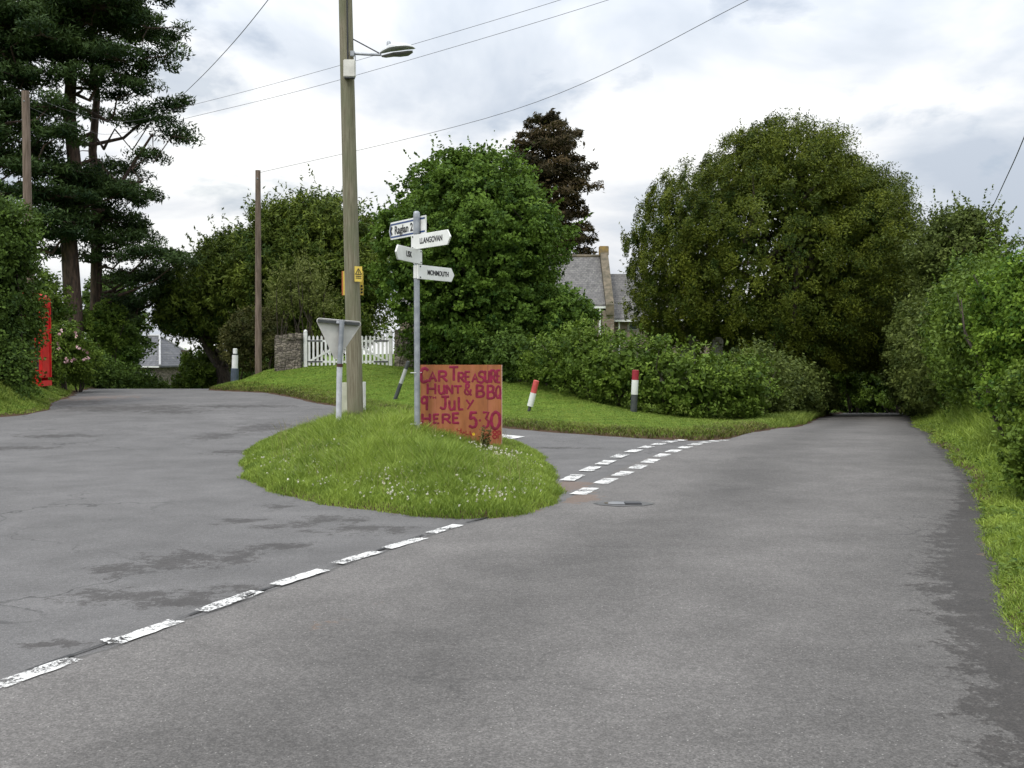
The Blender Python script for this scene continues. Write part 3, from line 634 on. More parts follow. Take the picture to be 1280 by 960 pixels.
bush('shrub', 'large dark green bush at the left edge, partly hiding the red phone box', 'bush', blobs_px([(-15,400,27,52,95,1.6),(4,350,27,36,90,1.4),(8,420,27,24,62,1.1),(-20,300,27,50,60,1.6),(12,290,27,26,44,1.1),(8,480,26.5,32,22,1.0),(-30,460,26.5,60,45,1.4)]), m_darkhedge, 68, 1100, 44, .26, .05, .03, tw=220, twl=.4, zmin=.5)
bush('shrub', 'yellow green bush in front of the pine trunks behind the phone box', 'bush', blobs_px([(60,395,39,26,40,1.2),(130,410,46,24,32,1.2),(45,370,38,22,34,1.2)]), m_hedge, 69, 300, 36, .28, .07, .035, zmin=.6)
broad_tree('dark_tree', 'black green tree in deep shade between the pine trunks and the slate roofed cottage', 'tree', at(150,430,58).x, 58, blobs_px([(150,415,58,30,52,2),(135,385,58,30,40,2)]), m_darkhedge, 70, 420, 44, .4, .11, .05, trunk=.3, tw=40, zmin=-2)
hedge('distant dark hedge closing the view beyond the cottage', [gp(40,92), gp(130,96), gp(230,96), gp(380,92)], [4.6,4.8,4.8,4.8], [1.8,1.8,1.8,1.8], m_darkhedge, 95, dens=60, per=36, cs=.6, L=.17, Wd=.08, tw=20, step=1.6)
# right hand side
hedge('tall bushy hedge in mixed olive greens lining the right side of the lane', [gp(1196,27.5), gp(1174,33), gp(1160,41), gp(1152,50)], [3.3,4.0,4.6,4.8], [1.0,1.3,1.5,1.5], m_olive, 71, dens=90, per=38, cs=.32, L=.07, Wd=.036, tw=280, twl=.5, step=.9)
hedge('dark green hedge between the bright bush and the olive hedge on the right', [gp(1250,19.5), gp(1232,22), gp(1210,26)], [3.0,3.2,3.4], [.95,1.0,1.1], m_hedge, 72, dens=110, per=38, cs=.27, L=.05, Wd=.028, tw=200, twl=.4)
bush('leafy_bush', 'bright yellow green broadleaf bush at the right edge above the verge', 'bush', blobs_px([(1268,385,15.5,38,52,.95),(1295,352,15.5,55,36,1.0),(1270,430,15.5,40,50,.9),(1310,420,15,60,80,1.1),(1298,490,15,55,50,1.0),(1275,470,16,36,36,.8)]), m_bright, 73, 950, 42, .17, .034, .022, tw=240, twl=.3, zmin=.5)
bush('leafy_bush', 'darker leafy bush low at the right edge just above the near verge', 'bush', blobs_px([(1306,575,10.5,44,58,.45),(1318,500,11,50,60,.6),(1292,505,12,28,42,.5)]), m_hedge, 74, 420, 40, .12, .028, .018, tw=130, twl=.25)
broad_tree('hawthorn_tree', 'thin topped brownish green hawthorn tree above the right hand hedge', 'tree', at(1195,400,36).x, 36, blobs_px([(1195,320,36,56,50,1.8),(1190,285,36,38,26,1.2),(1222,310,36,38,36,1.3),(1165,320,36,32,40,1.3),(1215,275,36,26,18,.9),(1240,345,36,30,30,1.2),(1180,380,36,48,50,1.6)]), m_olive, 75, 620, 34, .32, .065, .03, trunk=.18, tw=330, twl=1.0, zmin=1.5, shell=(.55, 1.05), lumpy=.2)
for i, (px, D, py, rx, rzz, ry, lab) in enumerate([(1030,66,400,60,75,3.6,'dense dark tree closing the shaded lane on the left beyond the huge yew'),(1125,68,385,56,85,3.6,'dense dark tree closing the shaded lane on the right beyond the olive hedge'),(1085,84,400,80,85,4,'dark tree seen at the end of the shaded lane'),(1150,52,400,36,70,2.2,'dark tree leaning over the shaded lane from its right side')]):
    p = at(px, py, D); broad_tree('dark_tree', lab, 'tree', p.x, p.y, [(p.x, p.y, p.z, rx*D/F, ry, rzz*D/F), (p.x-1, p.y, p.z-1.6, rx*D/F*.8, ry*.8, rzz*D/F*.7), (p.x+1, p.y, p.z+1, rx*D/F*.7, ry*.7, rzz*D/F*.6)], m_darkhedge, 80+i, 560, 44, .5, .15, .07, trunk=.35, group='dark trees over the shaded lane', tw=20, zmin=-3.2)
hedge('dark growth closing the far end of the shaded lane', [gp(1010,66), gp(1075,70), gp(1160,66)], [4.5,4.5,4.5], [1.6,1.6,1.6], m_darkhedge, 88, dens=70, per=40, cs=.5, L=.14, Wd=.07, tw=30, step=1.3)
bush('roadside_bush', 'small green bush lit at the left mouth of the shaded lane', 'bush', blobs_px([(1058,472,50,16,20,1),(1070,492,53,16,14,1)]), m_hedge, 90, 120, 36, .3, .08, .04, tw=20, group=None)
bush('roadside_bush', 'narrow green bush lit at the right side deep in the shaded lane', 'bush', blobs_px([(1122,470,52,10,26,.8),(1112,500,56,12,10,.8)]), m_hedge, 91, 100, 36, .3, .08, .04, tw=20)
broad_tree('background_tree', 'green tree seen low between the stone wall and the church', 'tree', at(720,400,52).x, 52, blobs_px([(705,385,52,30,28,1.6),(720,400,52,26,22,1.4)]), m_broad, 92, 180, 40, .36, .1, .05, trunk=.12, tw=40)

# ------------------------------------------------------------ grass
def blades(name, label, x, y, h, w, m, seed, lean=.35, z=None, kindof='grass', tint=None):
    rg = np.random.default_rng(seed); n = len(x); z = ground_z(x, y) if z is None else z
    a = rg.uniform(0, 2*math.pi, n); h = h*rg.uniform(.55, 1.25, n); ln = lean*rg.uniform(.2, 1.4, n)*h; b_ = rg.uniform(0, 2*math.pi, n)
    base = np.stack([x, y, z-.02], -1); sd_ = np.stack([np.cos(a), np.sin(a), 0*a], -1)*(w*rg.uniform(.6, 1.3, n))[:, None]; dr = np.stack([np.cos(b_), np.sin(b_), 0*a], -1)
    mid = base+dr*(ln*.35)[:, None]+np.array([0, 0, 1])*(h*.6)[:, None]; tip = base+dr*ln[:, None]+np.array([0, 0, 1])*(h*(1-.2*lean))[:, None]
    v = np.stack([base-sd_, base+sd_, mid+sd_*.75, mid-sd_*.75, tip+sd_*.12, tip-sd_*.12], 1)
    k = np.arange(n)[:, None]*6; f = np.concatenate([k+np.array([0, 1, 2, 3]), k+np.array([3, 2, 4, 5])], 0)
    ti = (.47+.17*rg.normal(size=n)+.20*lump(np.stack([x, y, x*.3], -1)*1.3, 1.7)+.24*lump(np.stack([y*.7, x, y*.5], -1)*3.1, 2.2)) if tint is None else tint
    ti = np.clip(np.concatenate([ti, ti]), 0, 1)
    o = mesh_obj(name, v.reshape(-1, 3), f, m, uni=4, attrs={'tint': ('FACE', ti)}); tag(o, label, kindof, kind='stuff'); return o
def scatter(rg, n, x0, x1, y0, y1, fn, dens=None):
    x = rg.uniform(x0, x1, n); y = rg.uniform(y0, y1, n); k = fn(x, y); x, y = x[k], y[k]; return x, y
m_tall = leaf_mat('long_grass', (.085, .150, .020), (.36, .46, .080), .3, .5, .2)
m_short = leaf_mat('mown_grass', (.070, .130, .020), (.29, .35, .070), .25, .6, .15)
rg = np.random.default_rng(5)
x, y = scatter(rg, 330000, -4.4, .7, 9.8, 21.4, lambda x, y: (sdist(ISLAND, x, y)+.11*wob(x, y) > -.10+.08*rg.random(len(x))) & (rg.random(len(x)) < np.interp(y, [10, 13, 17, 21.4], [1, .85, .6, .4])))
di = sdist(ISLAND, x, y); hh = (.075+.19*ss(-.1, 1.3, di))*(1+.35*lump(np.stack([x, y, y*.2], -1)*2.1, .4))
hh = hh*(1-.72*np.exp(-((x+.5)/.6)**2-((y-14.9)/.95)**2))
blades('long_grass', 'long bright green grass covering the traffic island', x, y, hh, np.interp(y, [10, 20], [.0042, .0075]), m_tall, 6, .55)
# seed heads / straw stalks
x, y = scatter(rg, 1300, -4.2, .5, 10.3, 21, lambda x, y: sdist(ISLAND, x, y) > .35)
blades('grass_stalks', 'thin pale seed stalks standing in the island grass', x, y, np.full(len(x), .38), np.full(len(x), .003), leaf_mat('straw', (.16, .16, .06), (.38, .34, .16), .2), 8, .5, tint=rg.random(len(x)))
# bank
nfun = lambda x, y: (lambda d: (d > .0) & (d < 16))(sdist(NBANK, x, y))
x, y = scatter(rg, 620000, -11.6, 12, 18.6, 41, nfun); vis = (np.abs((x)/y) < .53) & (rg.random(len(x)) < np.interp(y, [18, 25, 41], [1, .7, .45])); x, y = x[vis], y[vis]
dn = sdist(NBANK, x, y); rough_ = np.exp(-((dn-.55)/.5)**2)
blades('mown_grass', 'short bright green grass on the churchyard bank behind the side road', x, y, .045+.07*rough_+.16*ss(3.8, 8, x)*ss(22, 30, y), np.interp(y, [18, 40], [.006, .014]), m_short, 9, .7)
# darker weeds along the cut edge of the bank
m_weed = leaf_mat('bank_weeds', (.040, .045, .014), (.17, .145, .050), .2)
x, y = scatter(rg, 160000, -11, 5.5, 18.6, 37, lambda x, y: (lambda d: (d > -.02) & (d < 1.1*rg.random(len(x))**.7))(sdist(NBANK, x, y)))
blades('bank_weeds', 'darker coarse weeds along the lower edge of the bank', x, y, np.full(len(x), .11), np.full(len(x), .012), m_weed, 10, 1.1, kindof='weeds')
# right verge
x, y = scatter(rg, 700000, 1.6, 17, 3.0, 40, lambda x, y: (lambda d: (d > -.10) & (d < 3.4))(sdist(RBANK, x, y)+.09*wob(x, y)) & (rg.random(len(x)) < np.interp(y, [6, 12, 20, 40], [1, .8, .5, .3])))
dr_ = sdist(RBANK, x, y); hh = (.07+.24*ss(.05, .9, dr_)+.24*ss(.6, 1.9, dr_)*ss(7, 12, y))*(1+.4*lump(np.stack([x, y, y*.2], -1)*1.7, .4))
blades('verge_grass', 'rank green grass on the verge along the right side of the lane', x, y, hh, np.interp(y, [6, 15, 40], [.0045, .007, .015]), m_tall, 12, .7)
x, y = scatter(rg, 60000, 1.8, 12, 3.5, 24, lambda x, y: (lambda d: (d > -.05) & (d < .9))(sdist(RBANK, x, y)) & (lump(np.stack([x, y, x], -1)*2.2, 3.) > .12))
P = np.stack([x, y, ground_z(x, y)+rg.uniform(0, .09, len(x))], -1); U, Vv = leaf_arrays(rg, P, np.tile([0, 0, 1.], (len(P), 1)), .028, .017, 0, 0, 1.2)
o = leaves_obj('verge_weeds', P, U, Vv, .4+.2*rg.normal(size=len(P)), m_hedge); tag(o, 'low broad leaved weeds creeping over the right road edge', 'weeds', kind='stuff')
x, y = scatter(rg, 260000, 1.9, 7.5, 4.5, 11, lambda x, y: (lambda d: (d > -.10) & (d < 1.6))(sdist(RBANK, x, y)+.09*wob(x, y)))
blades('verge_grass', 'dense short grass on the near end of the right verge', x, y, .05+.12*ss(.1, 1.0, sdist(RBANK, x, y)), np.full(len(x), .0045), m_tall, 14, .8)
# left verge
x, y = scatter(rg, 160000, -19, -11.3, 22, 38, lambda x, y: (lambda d: (d > .0) & (d < 4))(sdist(LBANK, x, y)))
blades('verge_grass', 'short green grass on the verge before the phone box', x, y, .06+.12*ss(.2, 1.2, sdist(LBANK, x, y)), np.full(len(x), .014), m_short, 13, .6)
# clover heads
x, y = scatter(rg, 26000, -4, .6, 10.0, 15, lambda x, y: (sdist(ISLAND, x, y) > .12) & (rg.random(len(x)) < .085*np.exp(-((sdist(ISLAND, x, y)-.70)/.5)**2)*(1+1.5*lump(np.stack([x, y, y], -1)*1.6, 2.)).clip(0.05)))
P0 = np.stack([x, y, ground_z(x, y)+.05+.13*ss(.0, 1.5, sdist(ISLAND, x, y))*rg.uniform(.7, 1.1, len(x))], -1); n = len(P0); per = 9
d = rand_unit(rg, n*per); P = np.repeat(P0, per, 0)+d*.009; U, Vv = leaf_arrays(rg, P, d, .0085, .0065, 0, 0, .2)
m_clover = simple('clover_white', (.72, .70, .62), (.6, .56, .45), rough=.8)
o = leaves_obj('clover_flowers', P, U, Vv, np.ones(len(P)), m_clover); tag(o, 'white clover heads dotted through the front of the island grass', 'clover', kind='stuff')
# weed with yellow flower by the sign
def flower(px, py, D, label):
    p = at(px, py, D); z0 = gz(p.x, p.y); t_ = thing('yellow_flower', label, 'flower', (p.x, p.y, z0)); h = p.z-z0
    mb = MB(); mb.tube([(0, 0, -.03), (.01, 0, h*.5), (0, 0, h)], [.004, .0035, .003], 6); mb.build('stem', m_tall, t_)
    mb = MB()
    for k in range(11):
        a = k*math.tau/11; c, s = math.cos(a), math.sin(a); mb.quad((0, 0, h), (c*.014-s*.006, -.004, h+s*.014+c*.006), (c*.026, -.006, h+s*.026), (c*.014+s*.006, -.004, h+s*.014-c*.006))
    mb.build('petal', simple('yellow_petal', (.85, .55, .02), rough=.6), t_)
flower(592, 542.5, 15.3, 'small yellow flower in the grass before the orange sign')
rgp = np.random.default_rng(77); wp = at(606, 545, 15.4); wz = gz(wp.x, wp.y)
P = []; 
for k in range(9):
    tip = np.array([wp.x+rgp.normal()*.06, wp.y+rgp.normal()*.08, wz+rgp.uniform(.16, .36)]); s = rgp.uniform(0, 1, 60)[:, None]; P.append(np.array([wp.x, wp.y, wz])+(tip-np.array([wp.x, wp.y, wz]))*s+rgp.normal(size=(60, 3))*.014)
P = np.concatenate(P); U, Vv = leaf_arrays(rgp, P, np.tile([0, 0, 1.], (len(P), 1)), .022, .009, 0, .5, .3)
o = leaves_obj('thistle', P, U, Vv, .5+.3*rgp.normal(size=len(P)), m_rust); tag(o, 'brownish gone to seed thistle in front of the orange sign', 'weed')
# pink blossom on the shrub belongs to it
for o_ in [q for q in COL.objects if q.get('label', '').startswith('loose shrub')]:
    bl = blobs_px([(84,432,33.2,16,24,.3),(98,446,34,14,12,.3)]); Pp = []
    for b_ in bl:
        d = rand_unit(rgp, 14); Pp.append(np.array(b_[:3])+d*np.array(b_[3:6])*.9)
    Pp = np.concatenate(Pp); per = 6; d = rand_unit(rgp, len(Pp)*per); P = np.repeat(Pp, per, 0)+d*.04; U, Vv = leaf_arrays(rgp, P, d, .045, .035)
    leaves_obj('blossom', P, U, Vv, np.ones(len(P)), simple('pink_blossom', (.7, .5, .5), (.6, .35, .38), rough=.7), o_)

# ------------------------------------------------------------ stone, slate, timber, metal
def stone_mat(name, a, b_, mortar, scale=5.0, squash=(1, 1, 2.1)):
    m, t, b = new_mat(name); tcn = t.nodes.new('ShaderNodeTexCoord'); mp = t.nodes.new('ShaderNodeMapping'); mp.inputs['Scale'].default_value = squash
    nz = t.nodes.new('ShaderNodeTexNoise'); nz.inputs['Scale'].default_value = 3; t.links.new(tcn.outputs['Object'], nz.inputs[0])
    ad = t.nodes.new('ShaderNodeVectorMath'); ad.operation = 'MULTIPLY_ADD'; ad.inputs[1].default_value = (.12, .12, .12); t.links.new(nz.outputs['Color'], ad.inputs[0]); t.links.new(tcn.outputs['Object'], ad.inputs[2])
    t.links.new(ad.outputs[0], mp.inputs[0]); v1 = t.nodes.new('ShaderNodeTexVoronoi'); v1.inputs['Scale'].default_value = scale; t.links.new(mp.outputs[0], v1.inputs[0])
    v2 = t.nodes.new('ShaderNodeTexVoronoi'); v2.feature = 'DISTANCE_TO_EDGE'; v2.inputs['Scale'].default_value = scale; t.links.new(mp.outputs[0], v2.inputs[0])
    sp = t.nodes.new('ShaderNodeSeparateColor'); t.links.new(v1.outputs['Color'], sp.inputs[0])
    c = tmix(t, sp.outputs[0], a, b_); c = tmix(t, 1.0, c, ramp(t, [(.3, .7), (.7, 1.25)], tnoise(t, 22, 5, .7)).outputs[0], 'MULTIPLY')
    e = ramp(t, [(.02, 1.0), (.07, 0.0)], v2.outputs['Distance']).outputs[0]; c = tmix(t, e, c, mortar)
    c = tmix(t, ramp(t, [(.55, 0.0), (.68, .55)], tnoise(t, 2.3, 6, .65)).outputs[0], c, (.10, .11, .05))
    t.links.new(c, b.inputs['Base Color']); b.inputs['Roughness'].default_value = .92; bump(t, b, M(t, 'MULTIPLY', v2.outputs['Distance'], 1.0), .9, .06); return m
def slate_mat(name, a, b_, sc=3.2):
    m, t, b = new_mat(name); tcn = t.nodes.new('ShaderNodeTexCoord'); br = t.nodes.new('ShaderNodeTexBrick'); mp = t.nodes.new('ShaderNodeMapping')
    mp.inputs['Rotation'].default_value = (math.pi/2, 0, 0); t.links.new(tcn.outputs['Object'], mp.inputs[0]); t.links.new(mp.outputs[0], br.inputs[0])
    br.inputs['Scale'].default_value = sc; br.inputs['Color1'].default_value = (*a, 1); br.inputs['Color2'].default_value = (*b_, 1); br.inputs['Mortar'].default_value = (.05, .05, .055, 1)
    br.inputs['Mortar Size'].default_value = .025; br.inputs['Row Height'].default_value = .42; br.inputs['Brick Width'].default_value = .7
    c = tmix(t, 1.0, br.outputs[0], ramp(t, [(.3, .72), (.7, 1.3)], tnoise(t, 1.4, 6, .7, stretch=(2, 1, .5))).outputs[0], 'MULTIPLY')
    c = tmix(t, ramp(t, [(.56, 0.0), (.66, .6)], tnoise(t, 5, 6, .7)).outputs[0], c, (.26, .26, .22))
    t.links.new(c, b.inputs['Base Color']); b.inputs['Roughness'].default_value = .8; bump(t, b, br.outputs['Fac'], .4, -.02); return m
m_stone = stone_mat('rubble_stone', (.10, .085, .07), (.24, .21, .17), (.04, .035, .03))
m_church = stone_mat('church_sandstone', (.17, .125, .10), (.27, .215, .175), (.20, .18, .155), 2.8)
m_slate = slate_mat('weathered_slate', (.100, .096, .094), (.150, .144, .138))
m_coping = simple('coping_stone', (.17, .14, .10), (.09, .08, .055), 3, .9, bs=.4, bsc=20)
m_white = simple('white_paint', (.74, .75, .74), (.60, .61, .59), 3, .55)
m_cream = simple('cream_paint', (.60, .60, .50), (.44, .45, .34), 3, .6)
m_iron = simple('black_iron', (.03, .03, .035), rough=.5)
m_black = simple('black_paint', (.035, .04, .042), (.06, .065, .065), 8, .5)
m_bluegrey = simple('faded_blue_black', (.075, .10, .14), (.05, .065, .085), 6, .6)
m_redp = simple('faded_red_paint', (.50, .035, .035), (.30, .03, .035), 7, .5)
m_redl = simple('sun_bleached_red', (.58, .10, .09), (.45, .06, .06), 7, .55)
m_galv = simple('galvanised_steel', (.36, .38, .41), (.26, .28, .31), 9, .5, metal=.35, bs=.05)
m_galvl = simple('pale_galvanised', (.56, .57, .62), (.45, .46, .5), 9, .55, metal=.1)
m_alu = simple('sign_back_grey', (.62, .61, .58), (.50, .49, .47), 3.5, .6, metal=.1)
m_signw = simple('sign_white', (.80, .81, .79), (.70, .71, .68), 4, .45)
m_blackt = simple('sign_lettering', (.02, .02, .022), rough=.5)
m_blue = simple('sign_blue', (.035, .07, .20), rough=.4)
m_yellow = simple('warning_yellow', (.80, .60, .10), (.68, .50, .10), 9, .5)
m_pole, t, b = new_mat('weathered_pole_timber')
g1 = tnoise(t, 9, 6, .7, stretch=(5, 5, .22)); g2 = tnoise(t, 3, 5, .6, stretch=(1, 1, .35))
c = ramp(t, [(.30, (.085, .072, .045)), (.46, (.175, .155, .105)), (.62, (.255, .235, .17))], g1).outputs[0]
c = tmix(t, ramp(t, [(.42, 0.0), (.62, .55)], g2).outputs[0], c, (.12, .14, .075))
t.links.new(c, b.inputs['Base Color']); b.inputs['Roughness'].default_value = .88; bump(t, b, g1, .7, .02)
m_pole2 = simple('red_brown_pole', (.20, .15, .12), (.11, .08, .06), 5, .85, bs=.4, bsc=14, stretch=(4, 4, .3))

# stone walls either side of the gate
def rubble_wall(label, x0, x1, yc, h0, h1, seed, yb=None):
    rg = np.random.default_rng(seed); n = 34; th = .24; yb = yc if yb is None else yb
    t_ = thing('stone_wall', label, 'wall', ((x0+x1)/2, yc, 0)); mb = MB(); xs = np.linspace(x0, x1, n); V_ = []; rows = 9
    for i, xx in enumerate(xs):
        f = i/(n-1); zb = gz(xx, yc)-.25; zt = gz(xx, yc)+h0+(h1-h0)*f+rg.normal()*.02
        for side in (-1, 1):
            for k in range(rows+1): V_.append(Vector((xx-(x0+x1)/2, (yb-yc)*f+side*(th-.05*k/rows)+rg.normal()*.012, zb+(zt-zb)*k/rows)))
    mb.v = V_; s = 2*(rows+1)
    for i in range(n-1):
        for k in range(rows):
            a = i*s+k; mb.f.append((a, a+s, a+s+1, a+1)); a += rows+1; mb.f.append((a, a+1, a+s+1, a+s))
        a = i*s+rows; c_ = a+rows+1; mb.f.append((a, a+s, c_+s, c_))
    for i in (0, n-1):
        a = i*s; mb.f.append(tuple(range(a, a+rows+1))+tuple(range(a+2*rows+1, a+rows, -1)))
    mb.build('masonry', m_stone, t_)
    mb = MB(); xx = x0
    while xx < x1-.1:
        w = rg.uniform(.16, .34); f = (xx+w/2-x0)/(x1-x0); zt = gz(xx+w/2, yc)+h0+(h1-h0)*f
        mb.box((xx+w/2-(x0+x1)/2, (yb-yc)*f+rg.normal()*.01, zt+.05), (w-.015, .44+rg.normal()*.03, rg.uniform(.08, .34)), rg.normal()*.05, Matrix.Rotation(rg.normal()*.08, 3, 'Y')); xx += w
    mb.build('coping', m_stone, t_, bevel=.02); return t_
YG = 38.5
rubble_wall('rubble stone wall left of the white picket gate', gp(345,YG)[0], gp(377,YG)[0], YG, 1.22, 1.10, 1)
rubble_wall('rubble stone wall right of the white picket gate, under the broadleaf tree', gp(494,YG)[0], gp(560,YG)[0], YG, 1.12, 1.1, 2)

# picket gate, two leaves
def picket_gate():
    x0, x1 = gp(381.5,YG)[0], gp(489,YG)[0]; zb = min(gz(x0, YG), gz(x1, YG)); W_ = (x1-x0)
    for side, lab in ((1, 'left leaf of the white picket gate, partly behind the give way sign'), (-1, 'right leaf of the white picket gate, its brace falling to the right')):
        ox = x0 if side == 1 else x1; t_ = thing('picket_gate', lab, 'gate', (ox, YG, zb+.04), 0, 'white picket gate leaves'); Lw = W_/2-.02
        n = 10
        for k in range(n):
            xx = side*(.16+(Lw-.2)*k/(n-1)); hh = 1.13; w = .075
            mb = MB(); mb.prism([(xx-w/2, .02), (xx+w/2, .02), (xx+w/2, hh-.05), (xx, hh), (xx-w/2, hh-.05)], -.03, -.008); mb.build('picket', m_white, t_)
        for zz in (.16, .93):
            mb = MB(); mb.box((side*(.10+Lw*.5-.02), .012, zz), (Lw-.12, .038, .075)); mb.build('rail', m_white, t_)
            mb = MB(); mb.box((side*.34, -.036, zz), (.60, .012, .045)); mb.build('strap_hinge', m_iron, t_)
        a, c_ = Vector((side*.2, -.002, .2)), Vector((side*(Lw-.08), -.002, .88)); dd = c_-a; ang = math.atan2(dd.z, dd.x)
        mb = MB(); mb.box((a+c_)/2+Vector((0, -.036, 0)), (dd.length, .012, .07), mat=Matrix.Rotation(-ang, 3, 'Y')); mb.build('brace', m_white, t_)
        mb = MB(); mb.box((side*.02, 0, .60), (.13, .13, 1.28)); mb.build('gate_post', m_white, t_, bevel=.008)
        mb = MB(); mb.tube([(side*.02, 0, 1.24), (side*.02, 0, 1.27), (side*.02, 0, 1.31), (side*.02, 0, 1.35)], [.07, .075, .06, .015], 12); mb.build('post_cap', m_white, t_, True)
picket_gate()

# main telegraph pole
PX, PY = at(444.5, 509, 18.0).x, 18.0; pz = gz(PX, PY)
tx = at(431.8, 0, 18.0); hN = 8.9
sl = Vector((tx.x-PX, 0, tx.z-pz)).normalized()
pole = thing('telegraph_pole', 'big weathered grey brown timber pole carrying the street lamp on the island', 'pole', (PX, PY, pz))
mb = MB(); K = 14; pts = [sl*(hN*i/(K-1)) - (Vector((0, 0, .1)) if i == 0 else Vector()) for i in range(K)]
mb.tube(pts, [.140-.028*(i/(K-1)) for i in range(K)], 20); mb.build('pole_shaft', m_pole, pole, True)
def pl(px, py, D=18.0): return at(px, py, D)-Vector((PX, PY, pz))
c0 = pl(437, 86, 17.83); mb = MB(); mb.box(c0, (.20, .11, .29)); mb.build('fuse_box', simple('box_cream', (.70, .69, .64), rough=.5), pole, bevel=.012)
mb = MB(); mb.box(c0+Vector((0, 0, -.155)), (.17, .09, .02)); mb.build('cable_gland', m_black, pole)
mb = MB(); pp = [pl(434.3+(y_-40)*.012, y_, 17.885) for y_ in (-60, 0, 30, 60, 75)]; mb.tube(pp, .013, 8); mb.build('cable_conduit', m_iron, pole)
c1 = pl(440.8, 354, 18.17); mb = MB(); mb.box(c1, (.375, .008, .42)); mb.build('warning_plate', m_yellow, pole, bevel=.002, label='large yellow plate behind the pole')
mb = MB(); mb.box(c1+Vector((-.178, -.007, 0)), (.014, .004, .42)); mb.build('plate_edge', simple('plate_red_edge', (.55, .12, .06)), pole)
for k in range(3):
    mb = MB(); mb.box(c1+Vector((.158, -.0075, -.05-.055*k)), (.036, .003, .034)); mb.build('plate_lettering', m_blackt, pole)
wm_ = Matrix.Rotation(R_(28), 3, 'Z'); c2 = pl(448, 342.5, 17.86)
mb = MB(); mb.box(c2, (.135, .006, .26), mat=wm_); wpl = mb.build('warning_plate', m_yellow, pole, label='small yellow hazard plate on the front of the pole')
mb = MB(); A_, B_, C_ = Vector((-.055, 0, -.005)), Vector((.055, 0, -.005)), Vector((0, 0, .095))
for a_, b__ in ((A_, B_), (B_, C_), (C_, A_)): mb.tube([c2+wm_ @ (a_+Vector((0, -.006, 0))), c2+wm_ @ (b__+Vector((0, -.006, 0)))], .006, 6)
mb.tube([c2+wm_ @ Vector((.008, -.006, .065)), c2+wm_ @ Vector((-.008, -.006, .038)), c2+wm_ @ Vector((.01, -.006, .034)), c2+wm_ @ Vector((-.002, -.006, .008))], .004, 5)
for k in range(2): mb.box(c2+wm_ @ Vector((0, -.006, -.04-.03*k)), (.10, .003, .012), mat=wm_)
mb.build('hazard_symbol', m_blackt, wpl)
# street lamp
lo_ = at(441, 68, 17.93); lamp = thing('street_lamp', 'street lamp with a flat silver head bracketed to the top of the big pole', 'street lamp', lo_)
q = lambda px, py, D=17.8: at(px, py, D)-lo_
mb = MB(); mb.tube([q(441,67,17.92), q(458,68,17.85), q(476,68.5,17.75)], .022, 10); mb.build('bracket_arm', m_galv, lamp, True)
mb = MB(); mb.tube([q(441.5,49,17.9), q(474,66.5,17.75)], .011, 8); mb.build('brace_rod', m_iron, lamp)
mb = MB(); mb.box(q(440.5,67,17.87), (.07, .05, .09)); mb.box(q(444,72,17.87), (.02, .02, .10)); mb.build('clamp', m_galv, lamp, bevel=.005)
# head: lofted shell
mb = MB(); secs = [(475,68,.03,.028),(480,66,.085,.06),(487,63.5,.125,.085),(497,62,.14,.085),(508,61,.12,.065),(516,61.5,.075,.035),(519,62,.02,.01)]; seg = 18; n0 = 0
for (px, py, rw, rh) in secs:
    c = q(px, py, 17.75-(px-475)*.004)
    for j in range(seg):
        a = 2*math.pi*j/seg; zz = math.sin(a); mb.v.append(c+Vector((0, math.cos(a)*rw, (zz*rh if zz > 0 else zz*rh*.15)+.02)))
for i in range(len(secs)-1):
    for j in range(seg): a = i*seg+j; b_ = i*seg+(j+1) % seg; mb.f.append((a, b_, b_+seg, a+seg))
mb.f.append(tuple(range(seg))); mb.f.append(tuple(range((len(secs)-1)*seg, len(secs)*seg)))
mb.build('lamp_housing', simple('lamp_silver', (.66, .68, .69), rough=.45), lamp, True)
mb = MB(); secs2 = [(477,70,.04,.012),(482,69.5,.075,.03),(492,67.5,.105,.035),(500,67,.115,.045),(510,65.5,.10,.05),(516,64,.05,.02)]
for (px, py, rw, rh) in secs2:
    c = q(px, py, 17.75-(px-475)*.004)
    for j in range(seg):
        a = 2*math.pi*j/seg; mb.v.append(c+Vector((0, math.cos(a)*rw, math.sin(a)*rh*(.35 if math.sin(a) > 0 else 1)-.002)))
for i in range(len(secs2)-1):
    for j in range(seg): a = i*seg+j; b_ = i*seg+(j+1) % seg; mb.f.append((a, b_, b_+seg, a+seg))
mb.f.append(tuple(range(seg))); mb.f.append(tuple(range((len(secs2)-1)*seg, len(secs2)*seg)))
mb.build('lamp_bowl', simple('lamp_bowl_dark', (.10, .11, .10), (.2, .2, .19), 5, .25), lamp, True)
c = q(486, 53, 17.7); mb = MB(); mb.tube([c-Vector((0, 0, .06)), c+Vector((0, 0, .0)), c+Vector((0, 0, .02))], [.036, .036, .02], 12); mb.build('photocell', m_galv, lamp, True)

